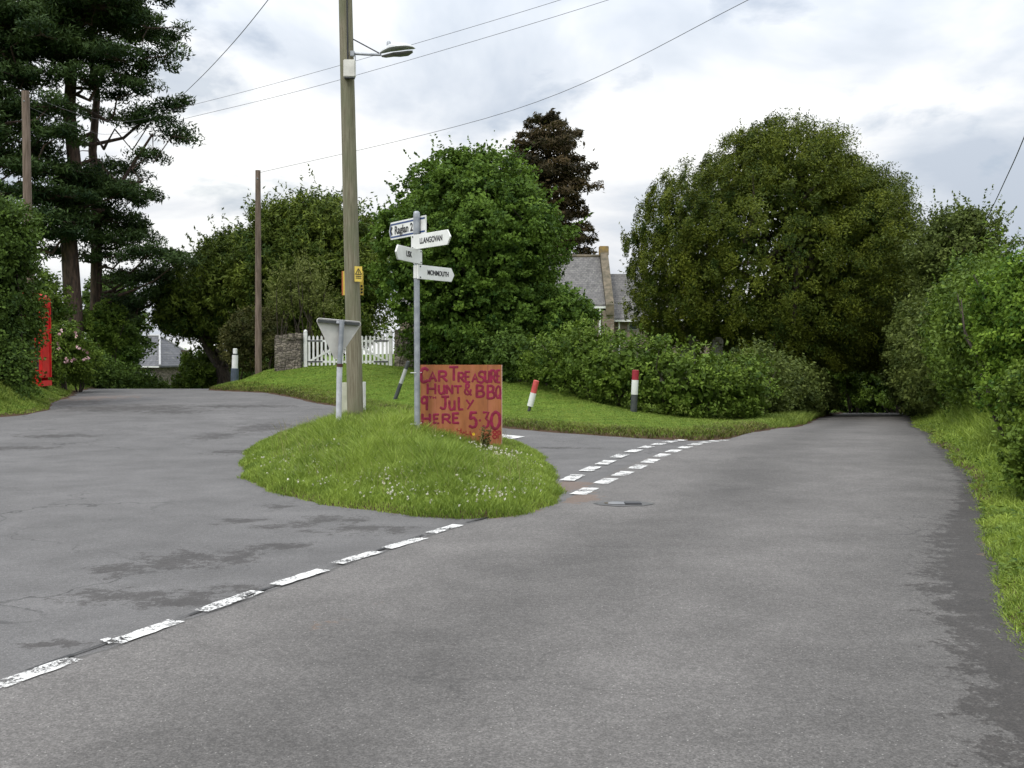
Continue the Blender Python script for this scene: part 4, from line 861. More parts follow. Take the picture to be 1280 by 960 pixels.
# thin poles
def thin_pole(name, label, px, D, pyt, r0, r1, m, lean=0, cond=False):
    x = (px-640)/F*D; z0 = gz(x, D); zt = at(px, pyt, D).z; t_ = thing(name, label, 'pole', (x, D, z0)); h = zt-z0
    mb = MB(); mb.tube([(lean*i/7, 0, -.2 if i == 0 else h*i/7) for i in range(8)], [r0+(r1-r0)*i/7 for i in range(8)], 14); mb.build('pole_shaft', m, t_, True)
    mb = MB(); mb.tube([(lean-.0, -.12, h-.35), (lean, -.06, h-.3)], .03, 8); mb.build('insulator', m_galv, t_)
    if cond: mb = MB(); mb.tube([(-.22, -.1, 0), (-.19, -.1, h*.45), (-.13, -.08, h*.62)], .03, 8); mb.build('cable_conduit', m_galvl, t_)
    if not cond:
        mb = MB(); mb.tube([(0, -.17, h*.5), (0, -.16, h*.9)], .006, 5); mb.build('stay_wire', m_iron, t_)
    return t_, Vector((x+lean, D, zt-.1))
t1, TOP_L = thin_pole('telegraph_pole', 'brown timber pole at the left edge standing behind the dark bush', 38, 33, 114, .15, .115, m_pole2, -.03, True)
t2, TOP_M = thin_pole('telegraph_pole', 'slim timber pole rising out of the reddish shrub left of the gate', 323, 40, 213, .135, .10, m_pole2, .04)

# overhead wires
m_wire = simple('wire', (.045, .045, .05), rough=.6)
def wire(label, pts, r):
    P = [Vector(p) for p in pts]; out = []; m_ = len(P)
    for i in range(m_-1):
        p0, p1, p2, p3 = P[max(i-1, 0)], P[i], P[i+1], P[min(i+2, m_-1)]
        for k in range(10):
            t_ = k/10; out.append(.5*((2*p1)+(-p0+p2)*t_+(2*p0-5*p1+4*p2-p3)*t_*t_+(-p0+3*p1-3*p2+p3)*t_**3))
    out.append(P[-1]); mb = MB(); mb.tube(out, r, 6); o = mb.build('overhead_wire', m_wire); tag(o, label, 'wire', 'overhead wires'); return o
wire('overhead wire rising from the slim pole across the sky above the broadleaf tree', [TOP_M, at(640,138,31), at(935,0,23), at(1200,-150,19)], .007)
wire('upper of the twin overhead wires passing behind the big pole', [TOP_L+Vector((0,0,.0)), at(140,152,31), at(245,130,29), at(424,82,26), at(700,0,22), at(980,-95,19)], .005)
wire('lower of the twin overhead wires passing behind the big pole', [TOP_L+Vector((0,0,-.35)), at(100,160,32), at(145,167,31), at(253,143,29), at(424,100,26), at(760,0,22), at(1020,-95,19)], .005)
wire('thick overhead wire slanting up from the pines at the upper left', [at(168,172,52), at(232,115,42), at(282,64,33), at(335,0,27), at(400,-90,22)], .011)
wire('overhead wire rising at the right edge above the hawthorn tree', [at(1205,325,37), at(1235,270,32), at(1258,222,27), at(1280,172,24), at(1340,20,19)], .013)

# finger post --------------------------------------------------
FD = 15.5; fb = at(521.5, 536, FD); fz = gz(fb.x, FD); ft = at(521.5, 270, FD).z
post = thing('fingerpost', 'grey metal fingerpost with four white direction arms on the island', 'signpost', (fb.x, FD, fz)); H_ = ft-fz
mb = MB(); mb.tube([(0, 0, -.2), (0, 0, H_*.5), (0, 0, H_)], .043, 18); mb.build('post', m_galv, post, True)
mb = MB(); mb.tube([(0, 0, H_-.02), (0, 0, H_+.025), (0, 0, H_+.055), (0, 0, H_+.07)], [.050, .050, .046, .03], 16); mb.build('post_cap', m_galv, post, True)
def zrel(py): return at(521.5, py, FD).z-fz
def arm(label, dirv, z, L, h, txt, tsz, tx_, back=.05, style='plain', sxx=1.0):
    yaw = math.atan2(dirv[1], dirv[0]); off = .055
    g_ = bpy.data.objects.new('finger_arm', None)
    # local x along the pointing direction; visible face is the one toward the camera
    side = -1 if math.cos(yaw) > 0 else 1
    mb = MB(); tipw = h*.36 if style == 'plain' else h*.22
    mb.prism([(-back, -h/2), (L-tipw, -h/2), (L, 0), (L-tipw, h/2), (-back, h/2)], -.012, .012)
    o = mb.build('finger_arm', m_signw, post, bevel=.003, label=label); o.rotation_euler = (0, 0, yaw); o.location = Vector((0, 0, z))+Matrix.Rotation(yaw, 3, 'Z') @ Vector((0, side*off*(1 if style == 'plain' else -1.15), 0))
    fy = side*.0135
    rot = (math.pi/2, 0, 0) if side == -1 else (math.pi/2, 0, math.pi)
    if style == 'plain':
        text_mesh('lettering', txt, tsz, m_blackt, o, (tx_, fy+side*.001, 0), rot, sx=sxx, bold=.0025)
    else:
        for zz, m__, hh in ((h/2-.038, m_blue, .026), (-h/2+.038, m_blue, .026)):
            b2 = MB(); b2.box(((L-tipw-back)/2, fy, zz), (L-tipw+back-.02, .002, hh)); b2.build('border', m__, o)
        for zz in (1, -1):
            b2 = MB(); b2.tube([(L-.035, fy, 0), (L-tipw-.01, fy, zz*(h/2-.032))], .013, 4, flat=Vector((0, 1, 0))); b2.build('border', m_blue, o)
        text_mesh('lettering', txt, tsz, m_blackt, o, (tx_, fy+side*.001, -.005), rot, sx=sxx, bold=.004)
        b2 = MB(); b2.tube([(L-.11, fy+side*.002, .06), (L-.065, fy+side*.002, 0), (L-.11, fy+side*.002, -.06)], .024, 6, flat=Vector((0, 1, 0))); b2.build('chevron', m_blackt, o)
    b2 = MB(); b2.tube([(0, 0, -h/2+.01), (0, 0, h/2-.01)], .05, 18); b2.build('collar', m_white if style == 'plain' else m_galv, post).location = (0, 0, z)
    b2 = MB()
    for zz in (-h*.38, h*.38): b2.tube([(.0, side*.013, zz), (.0, side*.019, zz)], .012, 8)
    b2.build('bolt', m_iron, o)
    return o
arm('tilted route sign pointing left, pale with blue borders, reading Raglan', (-.56, .83), zrel(281.5), .99, .27, 'Raglan 2\u00bc', .172, .43, back=.17, style='blue', sxx=1.02)
arm('white arm pointing right, reading LLANGOVAN', (.60, -.80), zrel(303.5), 1.0, .215, 'LLANGOVAN', .115, .50, sxx=.88)
arm('short foreshortened white arm pointing left, reading USK', (-.30, -.954), zrel(321.5), .90, .21, 'USK', .115, .45, sxx=1.0)
arm('white arm pointing right below the others, reading MONMOUTH', (.54, .84), zrel(340), .86, .21, 'MONMOUTH', .105, .44, sxx=.85)

# give way sign seen from behind
GD = 16.4; gb = at(422.5, 506, GD); gzz = gz(gb.x, GD); gt = at(427.5, 400, GD)
gw = thing('give_way_sign', 'triangular give way sign seen from its grey back on a pale post', 'road sign', (gb.x, GD, gzz))
axisv = Vector((gt.x-gb.x, 0, gt.z-gzz)); 
split = at(424.5, 457, GD)-Vector((gb.x, GD, gzz)); split.y = 0
mb = MB(); mb.tube([Vector((0, 0, -.15)), split], .045, 16); mb.build('lower_post', m_galvl, gw, True, label='pale lower half of the post')
mb = MB(); mb.tube([split, axisv], .040, 16); mb.build('upper_post', m_galv, gw, True, label='darker upper half of the post')
mb = MB(); mb.tube([split-Vector((0, 0, .02)), split+Vector((.003, 0, .03))], .049, 16); mb.build('post_clip', simple('rusty_band', (.08, .03, .03)), gw)
S_ = .76; hT = S_*.866; cy_, sy_ = math.cos(R_(24)), math.sin(R_(24)); rot3 = Matrix.Rotation(R_(-4.5)*-1, 3, 'Y') @ Matrix.Rotation(R_(24), 3, 'Z')
def rtri(s, r=.04, seg=5):
    hT = s*.866; P = [(-s/2, 0), (s/2, 0), (0, -hT)]; out = []
    cen = (0, -hT/3)
    for (x_, z_), a0 in zip(P, (90, -30, 210)):
        dx, dz = cen[0]-x_, cen[1]-z_; l = math.hypot(dx, dz); cx_, cz_ = x_+dx/l*2*r, z_+dz/l*2*r
        st = {0: (90, 210), 1: (-30, 90), 2: (210, 330)}[P.index((x_, z_))]
        st = ((210, 90), (90, -30), (330, 210))[P.index((x_, z_))]
        for k in range(seg+1): a = R_(st[0]+(st[1]-st[0])*k/seg); out.append((cx_+r*math.cos(a), cz_+r*math.sin(a)))
    return out
tc_ = axisv+Vector((-.03, 0, .0))
mb = MB(); mb.prism(rtri(S_), .0, .006); mb.v = [rot3 @ (v+Vector((0, .06, .0)))+tc_ for v in mb.v]; mb.build('sign_plate', m_alu, gw, label='grey back of the triangular plate')
mb = MB(); mb.prism(rtri(S_), .0, .004); mb.v = [rot3 @ (v+Vector((0, .0665, .0)))+tc_ for v in mb.v]; mb.build('sign_face', simple('sign_face_white', (.8, .8, .8)), gw)
mb = MB(); mb.box((-.01, .03, -.04), (S_*.88, .055, .045)); mb.v = [rot3 @ v+tc_ for v in mb.v]; mb.build('stiffening_channel', m_black, gw)
ed = rtri(S_); mb = MB(); mb.tube([rot3 @ Vector((a, .061, c_))+tc_ for a, c_ in ed+[ed[0]]], .008, 6); mb.build('rim', m_alu, gw)
mb = MB(); mb.box((.0, .02, -.035), (.11, .05, .045)); mb.v = [rot3 @ v+tc_ for v in mb.v]; mb.build('clamp', m_galvl, gw, bevel=.004)
# marker board behind the pole
BD = 18.45; bx_ = at(441, 500, BD); bz_ = gz(bx_.x, BD); wb_ = thing('marker_board', 'low white marker board standing just behind the big pole', 'marker post', (bx_.x, BD, bz_))
hb = at(441, 478, BD).z-bz_
mb = MB(); mb.box((-.09, 0, hb/2-.05), (.26, .02, hb+.1)); mb.build('panel', m_cream, wb_, bevel=.004)
mb = MB(); mb.box((.205, -.01, hb/2-.05), (.05, .06, hb+.12)); mb.build('edge_post', m_white, wb_, bevel=.004)

# orange hand painted board
m_board, t, b = new_mat('orange_plywood')
n_ = tnoise(t, 3.2, 6, .7, stretch=(1.8, 1, .5)); c = ramp(t, [(.3, (.23, .075, .024)), (.55, (.33, .115, .036)), (.7, (.39, .145, .062))], n_).outputs[0]
c = tmix(t, ramp(t, [(.5, 0.0), (.72, .45)], tnoise(t, 2, 4, .6, stretch=(4, 1, .4))).outputs[0], c, (.50, .17, .11))
t.links.new(c, b.inputs['Base Color']); b.inputs['Roughness'].default_value = .6
m_mag = simple('magenta_brush_paint', (.27, .010, .055), (.17, .008, .028), 14, .5)
m_redt = simple('dull_red_paint', (.27, .012, .02), rough=.6)
BDD = 15.75; L0 = at(525.5, 456, BDD); R0 = at(627, 456, BDD); zbt = at(627, 549.5, BDD).z-.12
BWm = R0.x-L0.x; BH = L0.z-zbt; UH = (at(525, 457, BDD).z-at(525, 550, BDD).z)
bd = thing('painted_board', 'orange board hand painted with a car treasure hunt notice, tied to the fingerpost', 'sign board', (L0.x, BDD, zbt), R_(0))
mb = MB(); mb.box((BWm/2, 0, BH/2), (BWm, .018, BH)); mb.build('panel', m_board, bd, bevel=.002)
mb = MB(); mb.box((BWm*.83, -.0095, BH/2), (.007, .004, BH-.01)); mb.build('panel_joint', simple('joint_dark', (.22, .07, .03)), bd)
mb = MB(); mb.box((BWm+.004, 0, BH/2), (.008, .024, BH)); mb.build('edge_strip', simple('pale_ply_edge', (.62, .42, .36)), bd)
mb = MB()
for py in (465.5, 528.5):
    zz = at(521, py, BDD).z-zbt; mb.tube([(-.12, -.30, zz), (-.055, -.31, zz), (-.01, -.26, zz+.0), (.02, -.012, zz)], .006, 6); mb.tube([(-.12, -.30, zz), (-.125, -.2, zz), (-.03, -.2, zz), (.02, .012, zz)], .005, 6)
mb.build('cable_tie', m_white, bd)
GL = {
'C': [[(1,.88),(.7,1),(.3,.95),(.05,.65),(0,.35),(.2,.06),(.55,0),(.95,.1)]], 'A': [[(0,0),(.5,1),(1,0)],[(.2,.35),(.8,.35)]],
'R': [[(0,0),(0,1)],[(0,1),(.7,.98),(.9,.75),(.7,.5),(0,.47)],[(.4,.47),(1,0)]], 'T': [[(0,1),(1,1)],[(.5,1),(.5,0)]],
'E': [[(0,0),(0,1)],[(0,1),(.9,1)],[(0,.52),(.75,.52)],[(0,0),(.95,0)]], 'S': [[(.95,.9),(.55,1),(.1,.85),(.15,.6),(.8,.42),(.95,.2),(.5,0),(0,.08)]],
'U': [[(0,1),(.02,.3),(.35,0),(.75,.12),(1,.4)],[(1,1),(1,0)]], 'H': [[(0,0),(0,1)],[(1,0),(1,1)],[(0,.5),(1,.5)]], 'N': [[(0,0),(0,1)],[(0,1),(1,0)],[(1,0),(1,1)]],
'B': [[(0,0),(0,1)],[(0,1),(.75,.95),(.85,.72),(.6,.53),(0,.5)],[(.6,.53),(1,.38),(.95,.1),(.55,0),(0,0)]], 'Q': [[(.5,1),(.1,.8),(0,.4),(.3,.02),(.8,.1),(1,.5),(.85,.9),(.5,1)],[(.7,.25),(1.1,-.05)]],
'&': [[(1,.45),(.85,.1),(.4,0),(.05,.2),(.2,.5),(.7,.75),(.6,1),(.3,.97),(.2,.75),(.5,.4),(1.05,-.05)]], '9': [[(.9,.75),(.6,1),(.15,.9),(.05,.65),(.35,.48),(.9,.6)],[(.9,1),(.85,0)]],
'J': [[(.2,1),(1.1,1)],[(.65,1),(.65,.2),(.4,0),(0,.1)]], 'L': [[(0,1),(0,0)],[(0,0),(.9,0)]], 'Y': [[(0,1),(.5,.45)],[(1,1),(.15,-.1)]],
'5': [[(.95,1),(.2,1)],[(.2,1),(.12,.58)],[(.12,.58),(.6,.65),(.95,.4),(.85,.08),(.4,0),(.05,.08)]], '3': [[(.05,1),(.9,1),(.45,.58),(.9,.4),(.85,.08),(.4,-.05),(0,.05)]], '0': [[(.5,1),(.12,.8),(0,.4),(.25,0),(.7,.02),(1,.4),(.9,.85),(.5,1)]],
'.': [[(.4,.4),(.6,.42)]], 't': [[(0,1),(1,1)],[(.5,1),(.5,0)]], 'h': [[(0,0),(0,1)],[(1,0),(1,1)],[(0,.5),(1,.5)]], '1': [[(.2,.8),(.5,1),(.5,0)]], '8': [[(.5,1),(.1,.8),(.5,.52),(.95,.25),(.5,0),(.05,.25),(.5,.52),(.9,.8),(.5,1)]], 'P': [[(0,0),(0,1)],[(0,1),(.8,.95),(.85,.6),(0,.5)]], '/': [[(0,0),(1,1)]]}
cropx = lambda cx_: (510+cx_*130/1085-525.5)/101.5*BWm
cropz = lambda cy__: BH-(445+cy__*115/960-456)/93.5*UH
def stroke(ch, x0, y0, x1, y1, w, m__=None, jig=0):
    X0, X1, Z1, Z0 = cropx(x0), cropx(x1), cropz(y0), cropz(y1); mb = MB()
    for k, s in enumerate(GL[ch]):
        P = [Vector((min(max(X0+(X1-X0)*a, .012), BWm-.012), -.0105, Z0+(Z1-Z0)*c_)) for a, c_ in s]
        if len(P) > 2:
            Q = []
            for i in range(len(P)-1):
                p0, p1, p2, p3 = P[max(i-1, 0)], P[i], P[i+1], P[min(i+2, len(P)-1)]
                for kk in range(4):
                    t_ = kk/4; Q.append(.5*((2*p1)+(-p0+p2)*t_+(2*p0-5*p1+4*p2-p3)*t_*t_+(-p0+3*p1-3*p2+p3)*t_**3))
            Q.append(P[-1]); P = Q if ch not in 'A3' else P
        d0 = (P[1]-P[0]).normalized()*w*.3; d1 = (P[-1]-P[-2]).normalized()*w*.3; P = [P[0]-d0]+P+[P[-1]+d1]
        mb.tube(P, [w*.36]+[w*.5*(1+.10*math.sin(i*2.1+x0)) for i in range(len(P)-2)]+[w*.34], 8, flat=Vector((0, 1, 0)))
    return mb
LET = [('C',130,130,205,272,26),('A',222,168,292,262,22),('R',325,160,405,262,22),('T',438,115,518,250,22),('R',528,175,585,268,19),('E',600,165,645,272,19),('A',672,185,728,268,19),('S',738,160,795,278,20),('U',805,160,850,272,22),('R',868,150,915,272,20),('E',930,150,958,275,17),
 ('H',205,292,285,392,20),('U',322,308,378,395,20),('N',405,308,462,390,20),('T',485,315,555,388,18),('&',590,292,655,402,17),('B',718,305,790,425,22),('B',832,310,900,442,22),('Q',918,315,965,440,18),
 ('9',140,425,205,560,22),('t',222,425,248,445,9),('h',262,425,290,445,9),('J',340,425,415,552,22),('U',432,470,485,562,20),('L',530,435,575,558,20),('Y',612,462,682,545,16),
 ('H',150,610,228,700,20),('E',270,612,322,702,18),('R',362,612,440,700,20),('E',470,600,530,700,21),('5',640,592,715,745,24),('.',735,650,765,690,20),('3',785,590,845,742,22),('0',868,585,958,755,26)]
for ch, a, b1, c_, d_, w in LET:
    stroke(ch, a, b1, c_, d_, w*.00185).build('painted_letter', m_mag, bd)
for ch, a, b1, c_, d_, w in [('H',512,762,552,802,11),('A',568,790,595,815,9),('L',605,785,632,820,9),('L',648,790,672,825,9),('1',795,815,818,865,13),('1',825,812,848,862,13),('8',880,780,930,865,13),('P',938,785,965,860,12)]:
    stroke(ch, a, b1, c_, d_, w*.0017).build('painted_letter', m_redt, bd)

# bollards
def bollard(label, pxb, pyb, pxt, pyt, wpx, bands, group='striped verge posts', D=None, taper=1.0):
    p = on(pxb, pyb, gz) if D is None else Vector(((pxb-640)/F*D, D, gz((pxb-640)/F*D, D))); D = p.y; top = at(pxt, pyt, D); base = Vector((p.x, D, p.z)); ax = top-base; L = ax.length; ax.normalize()
    t_ = thing('verge_post', label, 'bollard', base, 0, group); w = wpx*D/F/2
    for (a, c_, m__, nm, sc_) in bands:
        mb = MB(); a_ = -.12/L if a == 0 else a; mb.tube([ax*L*a_, ax*L*c_], [w*sc_*(1+(taper-1)*(1-a)), w*sc_*(1+(taper-1)*(1-c_))], 14)
        if c_ == 1: mb.tube([ax*L, ax*(L+.012)], [w*sc_, w*sc_*.7], 14)
        mb.build(nm, m__, t_, True)
    return t_
bollard('upright verge post with red top, white middle and black foot in front of the hedge', 792, 515, 794.5, 463, 8.5, [(0,.42,m_black,'black_band',1),(.42,.77,m_white,'white_band',1.0),(.77,1,simple('deep_red',(.30,.02,.035)),'red_band',1.0)])
bollard('leaning verge post with bleached red top and white foot, right of the orange board', 661, 514, 670.5, 476, 7.6, [(0,.16,m_black,'black_foot',.5),(.16,.60,m_white,'white_band',1),(.60,1,m_redl,'red_band',.95)])
bollard('black and white verge post leaning right, left of the fingerpost', 494, 499, 510.5, 452, 5.0, [(0,.42,m_black,'black_band',1),(.42,.80,simple('dirty_white',(.42,.43,.42)),'white_band',.95),(.80,1,m_black,'black_top',.95)])
bollard('pale topped verge post with blue black foot at the far left of the bank', 293, 472, 294, 436, 6.6, [(0,.44,m_bluegrey,'dark_band',1.35),(.44,.82,m_white,'white_band',1.1),(.82,.86,m_black,'black_ring',.95),(.86,1,m_white,'white_cap',.8)], taper=1.12, D=38.2)

# drain in the road
dp = on(779, 630.5); t_ = thing('drain_cover', 'dark drain cover in a puddled dip in the main road', 'drain', (dp.x, dp.y, dp.z+.008))
def disc(rx, ry, z, n=28, seed=0):
    r_ = random.Random(seed); return [(rx*math.cos(k*math.tau/n)*(1+.08*math.sin(k*1.9+seed)), ry*math.sin(k*math.tau/n)*(1+.1*math.sin(k*1.3+seed)), z) for k in range(n)]
mb = MB(); mb.quad(*disc(.30, .20, .004, seed=1)); mb.build('damp_rim', simple('damp_asphalt', (.075, .072, .07), rough=.4), t_)
m_water, t, b = new_mat('puddle_water'); b.inputs['Base Color'].default_value = (.03, .03, .03, 1); b.inputs['Roughness'].default_value = .04; b.inputs['Specular IOR Level'].default_value = .8
mb = MB(); mb.quad(*[(x_-.03, y_, z_) for x_, y_, z_ in disc(.17, .10, .008, seed=3)]); mb.build('puddle', m_water, t_)
mb = MB(); mb.box((.0, .0, .010), (.17, .13, .01)); mb.v = [v+Vector((.10, -.02, 0)) for v in mb.v]; mb.build('iron_grate', m_iron, t_, bevel=.002)

# red phone box behind the bush
PD = 31.0; px_ = at(46, 440, PD); zb = gz(px_.x, PD); hh = at(50, 367, PD).z-zb
pk = thing('phone_box', 'red telephone box half hidden in the bush at the left edge', 'phone box', (px_.x-.18, PD, zb), R_(8))
m_pbox = simple('post_box_red', (.62, .02, .02), (.50, .015, .018), 4, .4)
mb = MB(); mb.box((0, 0, .08), (.92, .92, .16)); mb.box((0, 0, hh-.30), (.92, .92, .22))
for sx_ in (-1, 1):
    for sy__ in (-1, 1): mb.box((sx_*.41, sy__*.41, hh/2), (.10, .10, hh-.5))
mb.build('frame', m_pbox, pk, bevel=.008)
mb = MB(); n0 = 0
for (r_, z_) in ((.46, hh-.19), (.46, hh-.12), (.36, hh-.03), (.2, hh+.01)):
    mb.v += [Vector((a*r_, c_*r_, z_)) for a, c_ in ((-1,-1),(1,-1),(1,1),(-1,1))]
for i in range(3):
    for j in range(4): a = i*4+j; b_ = i*4+(j+1) % 4; mb.f.append((a, b_, b_+4, a+4))
mb.f += [(3,2,1,0),(12,13,14,15)]; mb.build('domed_roof', m_pbox, pk, bevel=.01)
m_glass, t, b = new_mat('dim_glass'); b.inputs['Base Color'].default_value = (.05, .06, .06, 1); b.inputs['Roughness'].default_value = .08
mb = MB(); mb.box((.41, 0, hh*.5), (.03, .74, hh-.5)); mb.build('back_panel', m_pbox, pk, bevel=.01)
mb = MB(); mb.box((.43, 0, hh*.5-.05), (.02, .62, hh-.85)); mb.build('raised_panel', m_pbox, pk, bevel=.01)
for (nx_, ny_) in ((0,-1),(-1,0),(0,1)):
    mb = MB(); mb.box((nx_*.40, ny_*.40, hh*.5+.05), ((.72 if nx_ == 0 else .02), (.72 if ny_ == 0 else .02), hh-.75)); mb.build('glazing', m_glass, pk)
    mb = MB()
    for k in range(9): mb.box((nx_*.418, ny_*.418, .2+(hh-.62)*k/8), ((.72 if nx_ == 0 else .03), (.72 if ny_ == 0 else .03), .035 if 0 < k < 8 else .10))
    for o_ in (-.26, .26): mb.box((nx_*.421+(o_ if nx_ == 0 else 0), ny_*.421+(o_ if ny_ == 0 else 0), hh/2), ((.03 if nx_ == 0 else .03), .03, hh-.55))
    mb.build('glazing_bars', m_pbox, pk)
    mb = MB(); mb.box((nx_*.465, ny_*.465, hh-.30), ((.62 if nx_ == 0 else .012), (.62 if ny_ == 0 else .012), .11)); mb.build('light_panel', m_signw, pk)

# church
ch = thing('church', 'stone church with slate roofs, gable coping and white gutters behind the hedge', 'church', (0, 65, 1.3))
CX = lambda px, D=65: (px-640)/F*D
zr = at(700, 323, 69).z-1.3; ze = at(700, 379, 65).z-1.3; x0, x1 = CX(640)-7, CX(754.5, 66)
mb = MB(); mb.box(((x0+x1)/2, 4, ze/2-.3), (x1-x0, 8, ze+.6)); 
mb.prism([(0, ze), (8, ze), (4, zr-.12)], x0, x1, 'x'); mb.build('nave_wall', m_church, ch)
mb = MB(); e = .35; th = .14; sl_ = (zr-ze)/4
mb.prism([(-e, ze-e*sl_+.05), (-e, ze-e*sl_+.05+th), (4, zr+th), (8+e, ze-e*sl_+.05+th), (8+e, ze-e*sl_+.05), (4, zr)], x0-.2, x1-.02, 'x'); mb.build('nave_roof', m_slate, ch)
mb = MB(); mb.tube([(x0, 4, zr+.14), (x1, 4, zr+.14)], .12, 8); mb.build('ridge_tiles', m_coping, ch)
mb = MB(); mb.prism([(-.55, ze-.75), (-.55, ze-.1), (-.2, ze+.20), (4, zr+.62), (8.2, ze+.20), (8.5, ze-.1), (8.5, ze-.75), (4, zr-.6)], x1, x1+.5, 'x'); mb.build('gable_coping', m_coping, ch)
mb = MB(); mb.box((x1+.25, 4, zr+.48), (.62, .62, .62)); mb.build('finial_block', simple('lichened_stone', (.33, .22, .07), (.2, .15, .08), 4, .9), ch, bevel=.03)
mb = MB(); mb.box((x1+.15, -.15, ze/2-.4), (.75, .5, ze-.1)); mb.build('buttress', m_church, ch, bevel=.02)
mb = MB(); mb.box(((x0+x1)/2, -e-.02, ze-e*sl_), (x1-x0, .14, .13)); mb.build('gutter', m_white, ch)
mb = MB(); mb.tube([(x1-.35, -.32, ze-.3), (x1-.35, -.30, -.3)], .07, 8); mb.build('downpipe', m_white, ch)
zr2 = at(800, 345, 69).z-1.3; ze2 = at(800, 394.5, 66).z-1.3; xa, xb = x1+.5, x1+9
mb = MB(); mb.box(((xa+xb)/2, 4.0, ze2/2-.3), (xb-xa, 6, ze2+.6)); mb.prism([(1, ze2), (7, ze2), (4, zr2-.1)], xa, xb, 'x'); mb.build('chancel_wall', m_church, ch)
s2 = (zr2-ze2)/3; mb = MB(); mb.prism([(.65, ze2-.35*s2), (.65, ze2-.35*s2+.14), (4, zr2+.14), (7.35, ze2-.35*s2+.14), (7.35, ze2-.35*s2), (4, zr2)], xa, xb+.2, 'x'); mb.build('chancel_roof', m_slate, ch)
mb = MB(); mb.box(((xa+xb)/2, .6, ze2-.35*s2-.02), (xb-xa, .13, .12)); mb.build('gutter', m_white, ch)
mb = MB(); mb.tube([(xa+.45, .8, ze2-.3), (xa+.45, .8, -.3)], .065, 8); mb.build('downpipe', m_white, ch)
for k, xx in enumerate((xa+1.5, xa+3.7, xa+6.2)):
    mb = MB(); mb.box((xx, .985, ze2-.72), (1.0, .06, .42)); w_ = mb.build('window', simple('window_surround', (.33, .32, .30)), ch); mb = MB(); mb.box((xx, .945, ze2-.72), (.76, .03, .28)); mb.build('pane', m_glass, w_)
for k, xx in enumerate((x1-3.2, x1-6.5)):
    mb = MB(); mb.prism([(xx-.5, ze-2.6), (xx+.5, ze-2.6), (xx+.5, ze-1.2), (xx, ze-.55), (xx-.5, ze-1.2)], -.03, .05); w_ = mb.build('window', simple('window_surround', (.33, .32, .30)), ch); mb = MB(); mb.prism([(xx-.36, ze-2.45), (xx+.36, ze-2.45), (xx+.36, ze-1.25), (xx, ze-.78), (xx-.36, ze-1.25)], -.045, -.034); mb.build('pane', m_glass, w_)

# gravestones
m_grave = simple('lichened_gravestone', (.24, .235, .20), (.13, .13, .10), 7, .9, bs=.3, bsc=30)
def grave(label, px, py, D, kind_, h, w, tilt=0, m__=None):
    p = at(px, py, D); z0 = gz(p.x, D)-.1; top = p.z-z0; h = max(top, h); t_ = thing('gravestone', label, 'gravestone', (p.x, D, z0), (0, R_(tilt), 0), 'churchyard gravestones'); m__ = m__ or m_grave
    mb = MB()
    if kind_ == 'cross':
        mb.box((0, 0, h*.5), (.14, .12, h)); mb.box((0, 0, h*.8), (.5, .10, .13)); mb.build('cross', m__, t_, bevel=.015); mb = MB(); mb.box((0, 0, .12), (.55, .45, .35)); mb.build('plinth', m__, t_, bevel=.02)
    else:
        P = [(-w/2, 0), (w/2, 0), (w/2, h-w*.4)]+[(w/2*math.cos(R_(a)), h-w*.4+w*.4*math.sin(R_(a))) for a in range(20, 180, 20)]+[(-w/2, h-w*.4)]
        mb.prism(P, -.05, .05); mb.build('headstone', m__, t_, bevel=.01)
    return t_
grave('pale stone cross standing in front of the chancel wall', 796, 407, 46, 'cross', .9, .4, 2)
grave('leaning stone cross nearest the yew, right of the chancel gutter pipe', 813, 399, 45, 'cross', .9, .4, 9)
grave('narrow headstone leaning between the yew trunk shade and the hedge', 826, 415, 43, 'slab', .9, .5, -7)
grave('small white headstone showing through the tree left of the church', 674, 417, 44, 'slab', .8, .35, 0, m_white)
grave('thin pale headstone just above the hedge under the broadleaf tree', 643, 413, 43, 'slab', .8, .3, 3, m_white)
grave('grey rounded headstone under the middle of the yew', 892, 421, 40, 'slab', .9, .42, 4)
grave('smaller grey headstone beside the rounded one under the yew', 901, 423, 41, 'slab', .8, .32, -5)
grave('dark broad headstone behind the hedge left of the paired stones', 858, 418, 41, 'slab', .9, .6, 2)

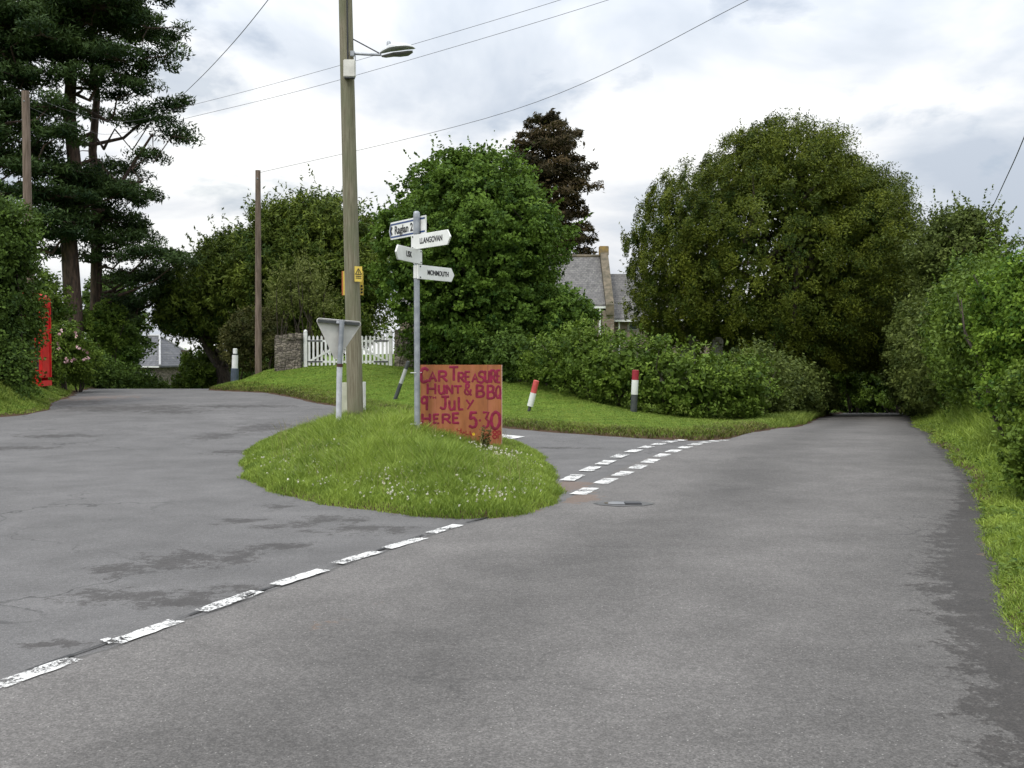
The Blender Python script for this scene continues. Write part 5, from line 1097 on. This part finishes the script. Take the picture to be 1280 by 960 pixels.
# cottage at the far left
hx = at(205, 460, 72); hz = at(205, 490, 72).z-.8
co = thing('cottage', 'small stone cottage with hipped slate roof at the end of the side road', 'house', (at(192,460,75).x, 75, hz), R_(-24))
zeh = at(205, 458, 72.5).z-hz; zrh = at(205, 420, 75).z-hz; a, c_ = 2.6, 2.2
mb = MB(); mb.box((0, 0, zeh/2), (a*2, c_*2, zeh)); mb.build('wall', m_stone, co)
mb = MB(); e = .3; mb.v = [Vector(v) for v in [(-a-e,-c_-e,zeh-.05),(a+e,-c_-e,zeh-.05),(a+e,c_+e,zeh-.05),(-a-e,c_+e,zeh-.05),(-a-e,-c_-e,zeh+.06),(a+e,-c_-e,zeh+.06),(a+e,c_+e,zeh+.06),(-a-e,c_+e,zeh+.06),(-.5,0,zrh),(.6,0,zrh)]]
mb.f = [(3,2,1,0),(0,1,5,4),(1,2,6,5),(2,3,7,6),(3,0,4,7),(4,5,9,8),(5,6,9),(6,7,8,9),(7,4,8)]; mb.build('roof', slate_mat('cottage_slate', (.085, .088, .10), (.13, .132, .145), 2.6), co)
mb = MB(); mb.tube([(.6,0,zrh+.03),(a+e,-c_-e,zeh+.09)], .08, 8); mb.tube([(-.5,0,zrh+.03),(-a-e,-c_-e,zeh+.09)], .08, 8); mb.tube([(.6,0,zrh+.03),(a+e,c_+e,zeh+.09)], .08, 8); mb.tube([(-.5,0,zrh+.03),(.6,0,zrh+.03)], .08, 8); mb.build('ridge_tiles', simple('pale_ridge', (.45, .45, .46), rough=.7), co)
mb = MB(); mb.box((0, -c_-e-.02, zeh-.02), (a*2+.5, .1, .1)); mb.build('gutter', m_white, co)
for xx in (-1.2, 1.5):
    mb = MB(); mb.box((xx, -c_-.0, zeh-.95), (.9, .08, 1.0)); w_ = mb.build('window', m_white, co); mb = MB(); mb.box((xx, -c_-.045, zeh-.95), (.74, .03, .84)); mb.build('pane', m_glass, w_)
pp = at(232, 487, 60); z0 = gz(pp.x, 60)-.3; gpst = thing('gate_post', 'grey brown stone gate post in front of the cottage', 'gate post', (pp.x, 60, z0)); hh_ = at(232, 440, 60).z-z0
mb = MB(); mb.box((0, 0, hh_/2), (.34, .34, hh_)); mb.build('shaft', simple('post_stone', (.13, .11, .085), (.08, .07, .05), 5, .9, bs=.5), gpst, bevel=.03)
mb = MB(); mb.box((0, 0, hh_+.05), (.42, .42, .12)); mb.build('cap', m_coping, gpst, bevel=.03)
